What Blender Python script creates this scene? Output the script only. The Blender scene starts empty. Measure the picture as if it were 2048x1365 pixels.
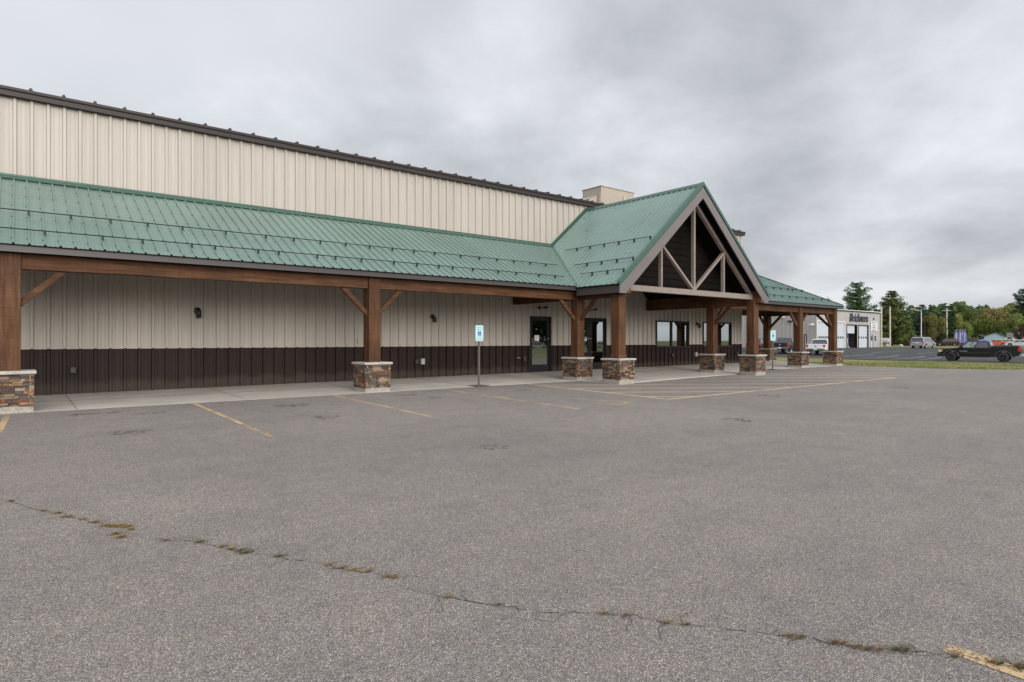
import bpy, math, random
from mathutils import Vector, Matrix
R = math.radians
scn = bpy.context.scene
COL = scn.collection
# ------------------------------------------------------------------ camera
F_PX, CX, CY, CAM_H = 1243.0, 1024.0, 680.3, 1.26
YAW = R(38.6); SY, CYW = math.sin(YAW), math.cos(YAW)
cam = bpy.data.cameras.new('camera'); cam.lens = 36*F_PX/2048; cam.sensor_width = 36
cam.shift_y = -2.2/2048; cam.clip_start = 0.1; cam.clip_end = 3000
camo = bpy.data.objects.new('camera', cam); COL.objects.link(camo)
camo.location = (0, 0, CAM_H); camo.rotation_euler = (R(90), 0, -YAW)
scn.camera = camo
# ------------------------------------------------------------------ light
SUN_EL, SUN_AZ = R(15), R(190)      # azimuth clockwise from +Y : behind the camera, slightly left
scn.view_settings.view_transform = 'Standard'; scn.view_settings.look = 'None'
scn.view_settings.gamma = 1; scn.view_settings.exposure = 0.38
sun = bpy.data.lights.new('sun', 'SUN'); sun.energy = 1.45; sun.angle = R(32); sun.color = (1, .93, .84)
suno = bpy.data.objects.new('sun', sun); COL.objects.link(suno)
sd = Vector((math.sin(SUN_AZ)*math.cos(SUN_EL), math.cos(SUN_AZ)*math.cos(SUN_EL), math.sin(SUN_EL)))
suno.rotation_euler = sd.to_track_quat('Z', 'Y').to_euler(); suno.location = (0, 0, 60)

class NT:
    def __init__(s, tree): s.t = tree; s.n = tree.nodes; s.l = tree.links
    def add(s, typ, ins=None, **kw):
        n = s.n.new(typ)
        for k, v in kw.items(): setattr(n, k, v)
        for k, v in (ins or {}).items():
            if isinstance(v, tuple) and len(v) == 2 and hasattr(v[0], 'outputs'):
                s.l.new(v[0].outputs[v[1]], n.inputs[k])
            else: n.inputs[k].default_value = v
        return n
    def ramp(s, src, stops, interp='LINEAR'):
        n = s.n.new('ShaderNodeValToRGB'); s.l.new(src[0].outputs[src[1]], n.inputs[0])
        n.color_ramp.interpolation = interp
        e = n.color_ramp.elements
        while len(e) < len(stops): e.new(0.5)
        for i, (p, c) in enumerate(stops):
            e[i].position = p; e[i].color = (*c, 1) if hasattr(c, '__len__') else (c, c, c, 1)
        return n
    def mix(s, fac, a, b, mode='MIX'):
        n = s.n.new('ShaderNodeMix'); n.data_type = 'RGBA'; n.blend_type = mode
        for idx, v in ((0, fac), (6, a), (7, b)):
            if isinstance(v, tuple) and len(v) == 2 and hasattr(v[0], 'outputs'): s.l.new(v[0].outputs[v[1]], n.inputs[idx])
            elif idx == 0: n.inputs[idx].default_value = v
            else: n.inputs[idx].default_value = (*v, 1)
        return (n, 2)
    def math(s, op, a, b=0.0, c=0.0, clamp=False):
        n = s.n.new('ShaderNodeMath'); n.operation = op; n.use_clamp = clamp
        for i, v in enumerate((a, b, c)):
            if isinstance(v, tuple): s.l.new(v[0].outputs[v[1]], n.inputs[i])
            else: n.inputs[i].default_value = v
        return (n, 0)

SKX, SKY_ = 3.1, 1.4
world = bpy.data.worlds.new('World'); scn.world = world; world.use_nodes = True
W = NT(world.node_tree); W.n.clear()
sky = W.add('ShaderNodeTexSky', sky_type='NISHITA', sun_disc=False, sun_elevation=SUN_EL, sun_rotation=SUN_AZ)
bg1 = W.add('ShaderNodeBackground', {'Color': (sky, 0), 'Strength': 0.1})
tc = W.add('ShaderNodeTexCoord')
sep = W.add('ShaderNodeSeparateXYZ', {0: (tc, 'Generated')})
zz = W.math('MAXIMUM', (sep, 2), 0.0)
za = W.math('ADD', zz, 0.30)
px_ = W.math('DIVIDE', (sep, 0), za); py_ = W.math('DIVIDE', (sep, 1), za)
cmb = W.add('ShaderNodeCombineXYZ', {0: px_, 1: py_, 2: 0.0})
mp = W.add('ShaderNodeMapping', {'Vector': (cmb, 0), 'Location': (SKX, SKY_, 0.0), 'Rotation': (0, 0, R(-38)), 'Scale': (1.0, 1.0, 1.0)})
n1 = W.add('ShaderNodeTexNoise', {'Vector': (mp, 0), 'Scale': 0.9, 'Detail': 3.0, 'Roughness': 0.5, 'Distortion': 0.3})
n2 = W.add('ShaderNodeTexNoise', {'Vector': (mp, 0), 'Scale': 2.2, 'Detail': 9.0, 'Roughness': 0.52, 'Distortion': 0.15})
# the broken, darker cloud bank stands towards the end of the building; the sky along its length is smooth
bank = W.add('ShaderNodeVectorMath', {0: (cmb, 0), 1: (0.985, 0.174, 0.0)}, operation='DOT_PRODUCT')
bm1 = W.add('ShaderNodeMapRange', {0: W.math('ADD', (bank, 'Value'), W.math('MULTIPLY', (n2, 0), 0.9)), 1: 0.95, 2: 1.3, 3: 0.0, 4: 1.0}, interpolation_type='SMOOTHSTEP')
det = W.math('SUBTRACT', (n2, 0), 0.5)
amp = W.math('MULTIPLY_ADD', (bm1, 0), 0.50, 0.06)
cl = W.math('ADD', W.math('MULTIPLY_ADD', (n1, 0), 0.22, 0.425), W.math('SUBTRACT', W.math('MULTIPLY', det, amp), W.math('MULTIPLY', (bm1, 0), 0.030)))
cr = W.ramp(cl, [(0.36, (.34, .355, .385)), (0.45, (.44, .452, .485)), (0.53, (.54, .555, .59)), (0.62, (.66, .675, .71))])
hz = W.math('ADD', W.math('MULTIPLY', W.math('MINIMUM', zz, 0.30), 0.35), 0.92)
dt = W.add('ShaderNodeVectorMath', {0: (tc, 'Generated'), 1: tuple(sd)}, operation='DOT_PRODUCT')
glow = W.math('MULTIPLY_ADD', W.math('POWER', W.math('MAXIMUM', (dt, 'Value'), 0.0), 1.8), 3.0, 1.0)
zen = W.math('MULTIPLY_ADD', W.add('ShaderNodeMapRange', {0: zz, 1: 0.52, 2: 0.95, 3: 0.0, 4: 1.0}, interpolation_type='SMOOTHSTEP') and (W.n[-1], 0), 0.25, 1.0)
bg2 = W.add('ShaderNodeBackground', {'Color': (cr, 0), 'Strength': W.math('MULTIPLY', W.math('MULTIPLY', zen, glow), hz)})
mxs = W.add('ShaderNodeMixShader', {0: 0.94, 1: (bg1, 0), 2: (bg2, 0)})
wo = W.add('ShaderNodeOutputWorld', {0: (mxs, 0)})

# ------------------------------------------------------------------ helpers
def at(px, py, d):
    """world point seen at full-size photo pixel (px,py) at depth d (metres along the view axis)"""
    t = (px-CX)/F_PX
    return Vector((d*(SY+t*CYW), d*(CYW-t*SY), CAM_H+(CY-py)*d/F_PX))
def lerp(a, b, t): return a+(b-a)*t
def sstep(t): t = min(1, max(0, t)); return t*t*(3-2*t)
XK = [33, 45, 58, 72, 90, 113, 170, 260]; YK = [-80, 0, 10, 20, 35, 43, 60, 120]
TAB = [None,
  [-.5, -.36, -.34, -.32, -.25, -.2, -.1, -.1],
  [-.6, -.58, -.58, -.56, -.48, -.40, -.2, -.1],
  [-.75, -.78, -.78, -.78, -.58, -.45, -.2, -.1],
  [-.5, -.45, -.42, -.35, -.18, -.02, 0, 0],
  [-.4, -.36, -.33, -.28, -.13, .0, .05, .1],
  [-.3, -.3, -.25, -.22, -.2, -.2, -.15, 0],
  [0, 0, 0, 0, 0, 0, 0, .2]]
def zlot(Y): return -.05-.015*(14.2-min(Y, 14.2)) if Y > -60 else -.05-.015*74.2
def hgt(X, Y):
    if X <= 33: return zlot(Y)
    X = min(X, 259.9); Yc = min(max(Y, -80), 119.9)
    i = max(k for k in range(len(XK)-1) if XK[k] <= X); j = max(k for k in range(len(YK)-1) if YK[k] <= Yc)
    tx = sstep((X-XK[i])/(XK[i+1]-XK[i])); ty = sstep((Yc-YK[j])/(YK[j+1]-YK[j]))
    def row(i):
        if i == 0: return zlot(Y)
        return lerp(TAB[i][j], TAB[i][j+1], ty)
    return lerp(row(i), row(i+1), tx)

OFF = {}
class MB:
    def __init__(s): s.v = []; s.f = []; s.mi = []; s.sm = []
    def add(s, vs, fs, m=0, smooth=False):
        b = len(s.v); s.v.extend(tuple(v) for v in vs)
        for f in fs: s.f.append(tuple(b+i for i in f)); s.mi.append(m); s.sm.append(smooth)
    def box(s, a, b, m=0):
        x0, y0, z0 = a; x1, y1, z1 = b
        s.add([(x0,y0,z0),(x1,y0,z0),(x1,y1,z0),(x0,y1,z0),(x0,y0,z1),(x1,y0,z1),(x1,y1,z1),(x0,y1,z1)],
              [(0,3,2,1),(4,5,6,7),(0,1,5,4),(1,2,6,5),(2,3,7,6),(3,0,4,7)], m)
    def bar(s, p, q, w, h, up=(0,0,1), m=0):
        p = Vector(p); q = Vector(q); d = (q-p).normalized(); u = Vector(up)
        sx = d.cross(u).normalized(); u = sx.cross(d).normalized()
        vs = []
        for c in (p, q):
            for a, b in ((-1,-1),(1,-1),(1,1),(-1,1)): vs.append(c+sx*a*w/2+u*b*h/2)
        s.add(vs, [(0,1,2,3),(7,6,5,4),(0,4,5,1),(1,5,6,2),(2,6,7,3),(3,7,4,0)], m)
    def tube(s, pts, rs, n=8, m=0, cap=True):
        pts = [Vector(p) for p in pts]
        if not hasattr(rs, '__len__'): rs = [rs]*len(pts)
        b0 = []; 
        for i, p in enumerate(pts):
            d = (pts[min(i+1, len(pts)-1)]-pts[max(i-1, 0)]).normalized()
            a = Vector((0,0,1)) if abs(d.z) < .9 else Vector((1,0,0))
            u = d.cross(a).normalized(); w = d.cross(u)
            for k in range(n):
                an = 2*math.pi*k/n; b0.append(p+(u*math.cos(an)+w*math.sin(an))*rs[i])
        fs = []
        for i in range(len(pts)-1):
            for k in range(n): fs.append((i*n+k, i*n+(k+1)%n, (i+1)*n+(k+1)%n, (i+1)*n+k))
        s.add(b0, fs, m, True)
        if cap: s.add(b0[:n], [tuple(range(n))], m); s.add(b0[-n:], [tuple(range(n))], m)
    def prism(s, poly, ext, m=0):
        n = len(poly); e = Vector(ext); P = [Vector(p) for p in poly]
        s.add(P+[p+e for p in P], [tuple(range(n-1,-1,-1)), tuple(range(n, 2*n))]+[(i,(i+1)%n,n+(i+1)%n,n+i) for i in range(n)], m)
    def lathe(s, prof, c, axis=(0,1,0), n=20, m=0, smooth=True):
        c = Vector(c); ax = Vector(axis).normalized(); a = Vector((0,0,1)) if abs(ax.z) < .9 else Vector((1,0,0))
        u = ax.cross(a).normalized(); w = ax.cross(u); vs = []
        for r, t in prof:
            for k in range(n):
                an = 2*math.pi*k/n; vs.append(c+ax*t+(u*math.cos(an)+w*math.sin(an))*r)
        fs = [(i*n+k, i*n+(k+1)%n, (i+1)*n+(k+1)%n, (i+1)*n+k) for i in range(len(prof)-1) for k in range(n)]
        s.add(vs, fs, m, smooth)
    def build(s, name, mats, parent=None, bevel=0, seg=1, off=None):
        if not isinstance(mats, (list, tuple)): mats = [mats]
        if off is None:
            off = (0,0,0); p = parent
            while p is not None:
                if p.name in OFF: off = OFF[p.name]; break
                p = p.parent
        me = bpy.data.meshes.new(name)
        me.from_pydata([(v[0]-off[0], v[1]-off[1], v[2]-off[2]) for v in s.v], [], s.f)
        for m in mats: me.materials.append(m)
        me.polygons.foreach_set('material_index', s.mi); me.polygons.foreach_set('use_smooth', s.sm)
        me.update()
        o = bpy.data.objects.new(name, me); COL.objects.link(o); o.parent = parent
        if bevel:
            md = o.modifiers.new('bevel', 'BEVEL'); md.width = bevel; md.segments = seg; md.limit_method = 'ANGLE'; md.angle_limit = R(35)
        return o
def tag(o, label=None, cat=None, group=None, kind=None):
    if label: o['label'] = label
    if cat: o['category'] = cat
    if group: o['group'] = group
    if kind: o['kind'] = kind
    return o
def empty(name, loc, label, cat, group=None, rz=0, world=False):
    o = bpy.data.objects.new(name, None); COL.objects.link(o); o.location = loc; o.rotation_euler = (0,0,rz)
    o.empty_display_size = .3
    if world: OFF[o.name] = tuple(loc)
    return tag(o, label, cat, group)
def copy_tree(o, parent=None):
    c = o.copy(); COL.objects.link(c); c.parent = parent
    for ch in list(o.children): copy_tree(ch, c)
    return c

# ------------------------------------------------------------------ materials
def pmat(name, col, rough=.6, metal=0, spec=.5, coat=0, var=0, vscale=3.0, bump=0, bscale=40, stretch=(1,1,1), emis=None, croughn=.1):
    m = bpy.data.materials.new(name); m.use_nodes = True; T = NT(m.node_tree); b = T.n['Principled BSDF']
    b.inputs['Base Color'].default_value = (*col, 1); b.inputs['Roughness'].default_value = rough
    b.inputs['Metallic'].default_value = metal; b.inputs['Specular IOR Level'].default_value = spec
    b.inputs['Coat Weight'].default_value = coat; b.inputs['Coat Roughness'].default_value = croughn
    tc = T.add('ShaderNodeTexCoord'); mp = T.add('ShaderNodeMapping', {'Vector': (tc, 'Object'), 'Scale': stretch})
    if var:
        n = T.add('ShaderNodeTexNoise', {'Vector': (mp, 0), 'Scale': vscale, 'Detail': 5.0, 'Roughness': .6})
        r = T.ramp((n, 0), [(.3, tuple(c*(1-var) for c in col)), (.7, tuple(min(1, c*(1+var)) for c in col))])
        T.l.new(r.outputs[0], b.inputs['Base Color'])
    if bump:
        n = T.add('ShaderNodeTexNoise', {'Vector': (mp, 0), 'Scale': bscale, 'Detail': 4.0})
        bp = T.add('ShaderNodeBump', {'Height': (n, 0), 'Strength': bump, 'Distance': .02}); T.l.new(bp.outputs[0], b.inputs['Normal'])
    return m
M = {}
M['beige'] = pmat('beige_sheet_metal', (.385, .346, .298), .42, spec=.4, var=.05, vscale=1.2, stretch=(4, 1, .25))
M['brown'] = pmat('dark_brown_sheet_metal', (.021, .0120, .0095), .5, spec=.16, var=.15, vscale=1.5, stretch=(4, 1, .3))
M['trim'] = pmat('taupe_trim_metal', (.13, .112, .106), .4, spec=.5, var=.06, vscale=2)
M['fasc'] = pmat('dark_taupe_fascia', (.050, .042, .040), .42, spec=.45, var=.06, vscale=2)
M['gutter'] = pmat('dark_taupe_trim_metal', (.030, .023, .020), .45, spec=.25, var=.08, vscale=1)
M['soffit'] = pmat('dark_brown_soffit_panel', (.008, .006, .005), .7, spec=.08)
M['blackm'] = pmat('black_powder_coat', (.012, .011, .010), .4)
M['frame'] = pmat('bronze_door_frame', (.010, .008, .0075), .4, spec=.3)
M['truss'] = pmat('taupe_painted_timber', (.215, .175, .145), .6, var=.12, vscale=4, stretch=(1, 1, 1), bump=.15, bscale=30)
M['greent'] = pmat('green_trim_metal', (.035, .088, .060), .38, spec=.4, var=.06, vscale=2)
M['guard'] = pmat('dark_green_bar', (.008, .028, .020), .5, spec=.2)
M['capst'] = pmat('cast_stone_cap', (.37, .34, .30), .8, var=.22, vscale=9, bump=.3, bscale=60)
M['basec'] = pmat('rough_concrete_base', (.31, .28, .24), .9, var=.35, vscale=22, bump=.6, bscale=50)
M['paper'] = pmat('white_paper', (.7, .7, .68), .8)
M['cream'] = pmat('cream_plastic', (.42, .37, .24), .5)
M['greyp'] = pmat('grey_plastic', (.30, .30, .30), .5)
M['darkp'] = pmat('dark_plastic', (.03, .027, .025), .45)
M['rtu'] = pmat('tan_painted_steel', (.34, .29, .23), .5, var=.06, vscale=1.5)
M['silver'] = pmat('galvanised_metal', (.5, .5, .5), .4, metal=.6)
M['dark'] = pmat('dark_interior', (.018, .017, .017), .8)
M['inwall'] = pmat('interior_wall_paint', (.10, .105, .10), .8)

def sheet(m, pitch, amt, dirt=False):
    T = NT(m.node_tree); b = T.n['Principled BSDF']; l = b.inputs['Base Color'].links[0].from_socket
    g = T.add('ShaderNodeNewGeometry'); sp = T.add('ShaderNodeSeparateXYZ', {0: (g, 'Position')})
    fl = T.math('FLOOR', T.math('DIVIDE', (sp, 0), pitch)); wn = T.add('ShaderNodeTexWhiteNoise', {'W': fl}, noise_dimensions='1D')
    r = T.ramp((wn, 'Value'), [(0, 1-amt), (1, 1+amt)]); n_, _ = T.mix(1.0, (1, 1, 1), (r, 0), 'MULTIPLY'); T.l.new(l, n_.inputs[6])
    mp = T.add('ShaderNodeMapping', {'Vector': (g, 'Position'), 'Scale': (14, 1, .5)}); ns = T.add('ShaderNodeTexNoise', {'Vector': (mp, 0), 'Scale': 1.0, 'Detail': 4.0})
    r2 = T.ramp((ns, 0), [(.3, .95), (.7, 1.04)]); c = T.mix(1.0, (n_, 2), (r2, 0), 'MULTIPLY')
    if dirt:     # dust splashed up from the walk
        nd = T.add('ShaderNodeTexNoise', {'Vector': (g, 'Position'), 'Scale': 3.0, 'Detail': 6.0}); h = T.math('ADD', (sp, 2), T.math('MULTIPLY', (nd, 0), -.35))
        rd = T.ramp(h, [(0, .55), (.14, 0.0)]); c = T.mix((rd, 0), c, (.062, .047, .037))
    T.l.new(c[0].outputs[2], b.inputs['Base Color'])
sheet(M['beige'], .9144, .035); sheet(M['brown'], .9144, .10, True)
def green_roof():
    m = bpy.data.materials.new('green_standing_rib_metal'); m.use_nodes = True; T = NT(m.node_tree); b = T.n['Principled BSDF']
    g = T.add('ShaderNodeNewGeometry')
    n = T.add('ShaderNodeTexNoise', {'Vector': (g, 'Position'), 'Scale': .7, 'Detail': 5.0, 'Roughness': .6})
    r = T.ramp((n, 0), [(.3, (.098, .160, .134)), (.7, (.124, .196, .166))])
    T.l.new(r.outputs[0], b.inputs['Base Color'])
    b.inputs['Coat Weight'].default_value = .35; b.inputs['Coat Roughness'].default_value = .22; b.inputs['Specular IOR Level'].default_value = .75
    fl = T.add('ShaderNodeSeparateXYZ', {0: (g, 'Position')}); wn = T.add('ShaderNodeTexWhiteNoise', {'W': T.math('FLOOR', T.math('DIVIDE', T.math('ADD', (fl, 0), T.math('MULTIPLY', (fl, 1), .0)), .9132))}, noise_dimensions='1D')
    rp = T.ramp((wn, 'Value'), [(0, .95), (1, 1.04)]); cg = T.mix(1.0, (r, 0), (rp, 0), 'MULTIPLY'); T.l.new(cg[0].outputs[2], b.inputs['Base Color'])
    n2 = T.add('ShaderNodeTexNoise', {'Vector': (g, 'Position'), 'Scale': 2.2, 'Detail': 3.0})
    bp = T.add('ShaderNodeBump', {'Height': (n2, 0), 'Strength': .05, 'Distance': .03}); T.l.new(bp.outputs[0], b.inputs['Normal'])
    rr = T.ramp((n2, 0), [(.3, .26), (.7, .42)]); T.l.new(rr.outputs[0], b.inputs['Roughness'])
    return m
M['green'] = green_roof()

def wood(name, axis):
    m = bpy.data.materials.new(name); m.use_nodes = True; T = NT(m.node_tree); b = T.n['Principled BSDF']
    g = T.add('ShaderNodeNewGeometry')
    sc = {'z': (9, 9, .5), 'x': (.5, 9, 9), 'y': (9, .5, 9)}[axis]
    mp = T.add('ShaderNodeMapping', {'Vector': (g, 'Position'), 'Scale': sc})
    n = T.add('ShaderNodeTexNoise', {'Vector': (mp, 0), 'Scale': 2.2, 'Detail': 8.0, 'Roughness': .65, 'Distortion': .4})
    r = T.ramp((n, 0), [(.28, (.038, .016, .0065)), (.5, (.082, .036, .0155)), (.72, (.130, .062, .029))])
    n2 = T.add('ShaderNodeTexNoise', {'Vector': (g, 'Position'), 'Scale': 1.1, 'Detail': 4.0})
    r2 = T.ramp((n2, 0), [(.3, .72), (.7, 1.22)])
    c = T.mix(1.0, (r, 0), (r2, 0), 'MULTIPLY')
    sc2 = {'z': (1.5, 1.5, 60), 'x': (60, 1.5, 1.5), 'y': (1.5, 60, 1.5)}[axis]      # saw marks across the grain
    mp2 = T.add('ShaderNodeMapping', {'Vector': (g, 'Position'), 'Scale': sc2})
    n3 = T.add('ShaderNodeTexNoise', {'Vector': (mp2, 0), 'Scale': 1.0, 'Detail': 2.0})
    r3 = T.ramp((n3, 0), [(.35, .88), (.65, 1.08)])
    c = T.mix(1.0, c, (r3, 0), 'MULTIPLY')
    T.l.new(c[0].outputs[2], b.inputs['Base Color'])
    mc = T.add('ShaderNodeMapping', {'Vector': (g, 'Position'), 'Scale': {'z': (34, 34, .8), 'x': (.8, 34, 34), 'y': (34, .8, 34)}[axis]})
    nc = T.add('ShaderNodeTexNoise', {'Vector': (mc, 0), 'Scale': 1.0, 'Detail': 2.0}); rc = T.ramp((nc, 0), [(.285, .28), (.32, 1.0)]); c = T.mix(1.0, c, (rc, 0), 'MULTIPLY')
    oi = T.add('ShaderNodeObjectInfo'); ro = T.ramp((oi, 'Random'), [(0, .84), (1, 1.18)]); c = T.mix(1.0, c, (ro, 0), 'MULTIPLY'); T.l.new(c[0].outputs[2], b.inputs['Base Color'])
    b.inputs['Roughness'].default_value = .68; b.inputs['Specular IOR Level'].default_value = .22
    ad = T.math('ADD', (n, 0), (n3, 0))
    bp = T.add('ShaderNodeBump', {'Height': ad, 'Strength': .35, 'Distance': .01}); T.l.new(bp.outputs[0], b.inputs['Normal'])
    return m
for a in 'xyz': M['wood'+a] = wood('stained_timber_'+a, a)

def stone():
    m = bpy.data.materials.new('ledgestone'); m.use_nodes = True; T = NT(m.node_tree); b = T.n['Principled BSDF']
    g = T.add('ShaderNodeNewGeometry'); oi = T.add('ShaderNodeObjectInfo')
    rnd = T.math('FRACT', T.math('ADD', (g, 'Random Per Island'), (oi, 'Random')))
    r = T.ramp(rnd, [(0, (.050, .036, .028)), (.14, (.115, .075, .048)), (.28, (.20, .105, .050)), (.40, (.085, .075, .068)), (.52, (.17, .125, .082)),
        (.62, (.060, .036, .026)), (.72, (.25, .155, .080)), (.80, (.14, .058, .030)), (.90, (.24, .185, .125)), (1, (.10, .085, .075))], 'CONSTANT')
    n = T.add('ShaderNodeTexNoise', {'Vector': (g, 'Position'), 'Scale': 26.0, 'Detail': 6.0, 'Roughness': .7})
    r2 = T.ramp((n, 0), [(.3, .55), (.7, 1.45)])
    c = T.mix(1.0, (r, 0), (r2, 0), 'MULTIPLY'); T.l.new(c[0].outputs[2], b.inputs['Base Color'])
    b.inputs['Roughness'].default_value = .75
    bp = T.add('ShaderNodeBump', {'Height': (n, 0), 'Strength': .7, 'Distance': .02}); T.l.new(bp.outputs[0], b.inputs['Normal'])
    return m
M['stone'] = stone()

def asphalt(name, c0, c1, warm=1.0, fine=1.0):
    m = bpy.data.materials.new(name); m.use_nodes = True; T = NT(m.node_tree); b = T.n['Principled BSDF']
    g = T.add('ShaderNodeNewGeometry')
    v = T.add('ShaderNodeTexVoronoi', {'Vector': (g, 'Position'), 'Scale': 165.0*fine, 'Randomness': 1.0})
    sp = T.add('ShaderNodeSeparateColor', {0: (v, 'Color')})
    r = T.ramp((sp, 0), [(0, c0), (.35, tuple(x*.75+y*.25 for x, y in zip(c0, c1))), (.7, tuple(x*.4+y*.6 for x, y in zip(c0, c1))), (.9, c1), (1, tuple(min(.8, y*1.5) for y in c1))])
    # dark binder between the stones
    gap = T.ramp((v, 'Distance'), [(.25, 1.0), (.7, .30)])
    c = T.mix(.85, (r, 0), (gap, 0), 'MULTIPLY')
    # stone tint red / blue
    r3 = T.ramp((sp, 1), [(0, (1.08, .99, .93)), (.5, (1, 1, 1)), (1, (.95, 1.0, 1.04))])
    c = T.mix(1.0, c, (r3, 0), 'MULTIPLY')
    # big soft blotches, middle blotches
    n = T.add('ShaderNodeTexNoise', {'Vector': (g, 'Position'), 'Scale': .22, 'Detail': 4.0, 'Roughness': .55})
    r4 = T.ramp((n, 0), [(.3, (.89, .885, .885)), (.7, (1.10, 1.09, 1.08))]); c = T.mix(1.0, c, (r4, 0), 'MULTIPLY')
    # long tonal streaks left by the paver and by traffic
    mpz = T.add('ShaderNodeMapping', {'Vector': (g, 'Position'), 'Rotation': (0, 0, R(-12)), 'Scale': (.07, .9, 1)})
    nz = T.add('ShaderNodeTexNoise', {'Vector': (mpz, 0), 'Scale': 1.0, 'Detail': 4.0, 'Roughness': .55})
    rz_ = T.ramp((nz, 0), [(.3, .95), (.48, 1.0), (.7, 1.04)]); c = T.mix(1.0, c, (rz_, 0), 'MULTIPLY')
    nf = T.add('ShaderNodeTexNoise', {'Vector': (g, 'Position'), 'Scale': 38.0, 'Detail': 3.0}); rf = T.ramp((nf, 0), [(.3, .86), (.7, 1.12)]); c = T.mix(1.0, c, (rf, 0), 'MULTIPLY')
    n2 = T.add('ShaderNodeTexNoise', {'Vector': (g, 'Position'), 'Scale': 2.6, 'Detail': 6.0, 'Roughness': .7})
    r5 = T.ramp((n2, 0), [(.25, (.86, .85, .86)), (.5, (1, 1, 1)), (.78, (1.15, 1.11, 1.08))]); c = T.mix(1.0, c, (r5, 0), 'MULTIPLY')
    # sparse dark scuffs / oil drips
    n4 = T.add('ShaderNodeTexNoise', {'Vector': (g, 'Position'), 'Scale': .9, 'Detail': 8.0, 'Roughness': .75})
    r6 = T.ramp((n4, 0), [(.27, .55), (.35, 1.0)]); c = T.mix(1.0, c, (r6, 0), 'MULTIPLY')
    T.l.new(c[0].outputs[2], b.inputs['Base Color'])
    b.inputs['Roughness'].default_value = .85; b.inputs['Specular IOR Level'].default_value = .3
    bp = T.add('ShaderNodeBump', {'Height': T.math('SUBTRACT', 1.0, (v, 'Distance')), 'Strength': .55, 'Distance': .006}); T.l.new(bp.outputs[0], b.inputs['Normal'])
    return m
M['asph'] = asphalt('aged_asphalt', (.20, .178, .158), (.43, .388, .350))
M['asph2'] = asphalt('dark_asphalt', (.040, .040, .043), (.12, .12, .125), fine=.6)

def concrete():
    m = bpy.data.materials.new('walk_concrete'); m.use_nodes = True; T = NT(m.node_tree); b = T.n['Principled BSDF']
    g = T.add('ShaderNodeNewGeometry')
    n = T.add('ShaderNodeTexNoise', {'Vector': (g, 'Position'), 'Scale': .8, 'Detail': 7.0, 'Roughness': .7})
    r = T.ramp((n, 0), [(.3, (.36, .32, .27)), (.7, (.51, .465, .40))])
    n2 = T.add('ShaderNodeTexNoise', {'Vector': (g, 'Position'), 'Scale': 60.0, 'Detail': 3.0})
    r2 = T.ramp((n2, 0), [(.3, .85), (.7, 1.12)]); c = T.mix(1.0, (r, 0), (r2, 0), 'MULTIPLY')
    n3 = T.add('ShaderNodeTexNoise', {'Vector': (g, 'Position'), 'Scale': 2.0, 'Detail': 5.0})
    r3 = T.ramp((n3, 0), [(.24, .55), (.31, 1.0)]); c = T.mix(1.0, c, (r3, 0), 'MULTIPLY')
    T.l.new(c[0].outputs[2], b.inputs['Base Color']); b.inputs['Roughness'].default_value = .8
    bp = T.add('ShaderNodeBump', {'Height': (n2, 0), 'Strength': .25, 'Distance': .004}); T.l.new(bp.outputs[0], b.inputs['Normal'])
    return m
M['conc'] = concrete()
M['joint'] = pmat('dark_joint_line', (.13, .12, .105), .9)  # dark colour of the control joints in the walk

def grassm(name, a, b_, c_):
    m = bpy.data.materials.new(name); m.use_nodes = True; T = NT(m.node_tree); b = T.n['Principled BSDF']
    g = T.add('ShaderNodeNewGeometry')
    n = T.add('ShaderNodeTexNoise', {'Vector': (g, 'Position'), 'Scale': .35, 'Detail': 8.0, 'Roughness': .75})
    r = T.ramp((n, 0), [(.32, a), (.5, b_), (.68, c_)])
    n2 = T.add('ShaderNodeTexNoise', {'Vector': (g, 'Position'), 'Scale': 18.0, 'Detail': 3.0})
    r2 = T.ramp((n2, 0), [(.3, .65), (.7, 1.35)]); c = T.mix(1.0, (r, 0), (r2, 0), 'MULTIPLY')
    T.l.new(c[0].outputs[2], b.inputs['Base Color']); b.inputs['Roughness'].default_value = .9; b.inputs['Specular IOR Level'].default_value = .15
    return m
M['grass'] = grassm('lawn', (.10, .125, .034), (.17, .175, .06), (.27, .225, .11))
def bladem():
    m = bpy.data.materials.new('grass_blades'); m.use_nodes = True; T = NT(m.node_tree); b = T.n['Principled BSDF']
    g = T.add('ShaderNodeNewGeometry')
    n = T.add('ShaderNodeTexNoise', {'Vector': (g, 'Position'), 'Scale': .35, 'Detail': 6.0, 'Roughness': .7})
    r = T.ramp((n, 0), [(.3, (.10, .15, .032)), (.5, (.18, .195, .06)), (.7, (.33, .26, .12))])
    r2 = T.ramp((g, 'Random Per Island'), [(0, .6), (.9, 1.25), (1, 2.0)])
    c = T.mix(1.0, (r, 0), (r2, 0), 'MULTIPLY'); T.l.new(c[0].outputs[2], b.inputs['Base Color']); b.inputs['Roughness'].default_value = .8
    return m
M['blade'] = bladem()
M['tuft'] = pmat('dry_weed', (.18, .118, .036), .9, var=.5, vscale=14)
M['tuftg'] = pmat('green_weed', (.085, .08, .022), .9, var=.45, vscale=14)

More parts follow.
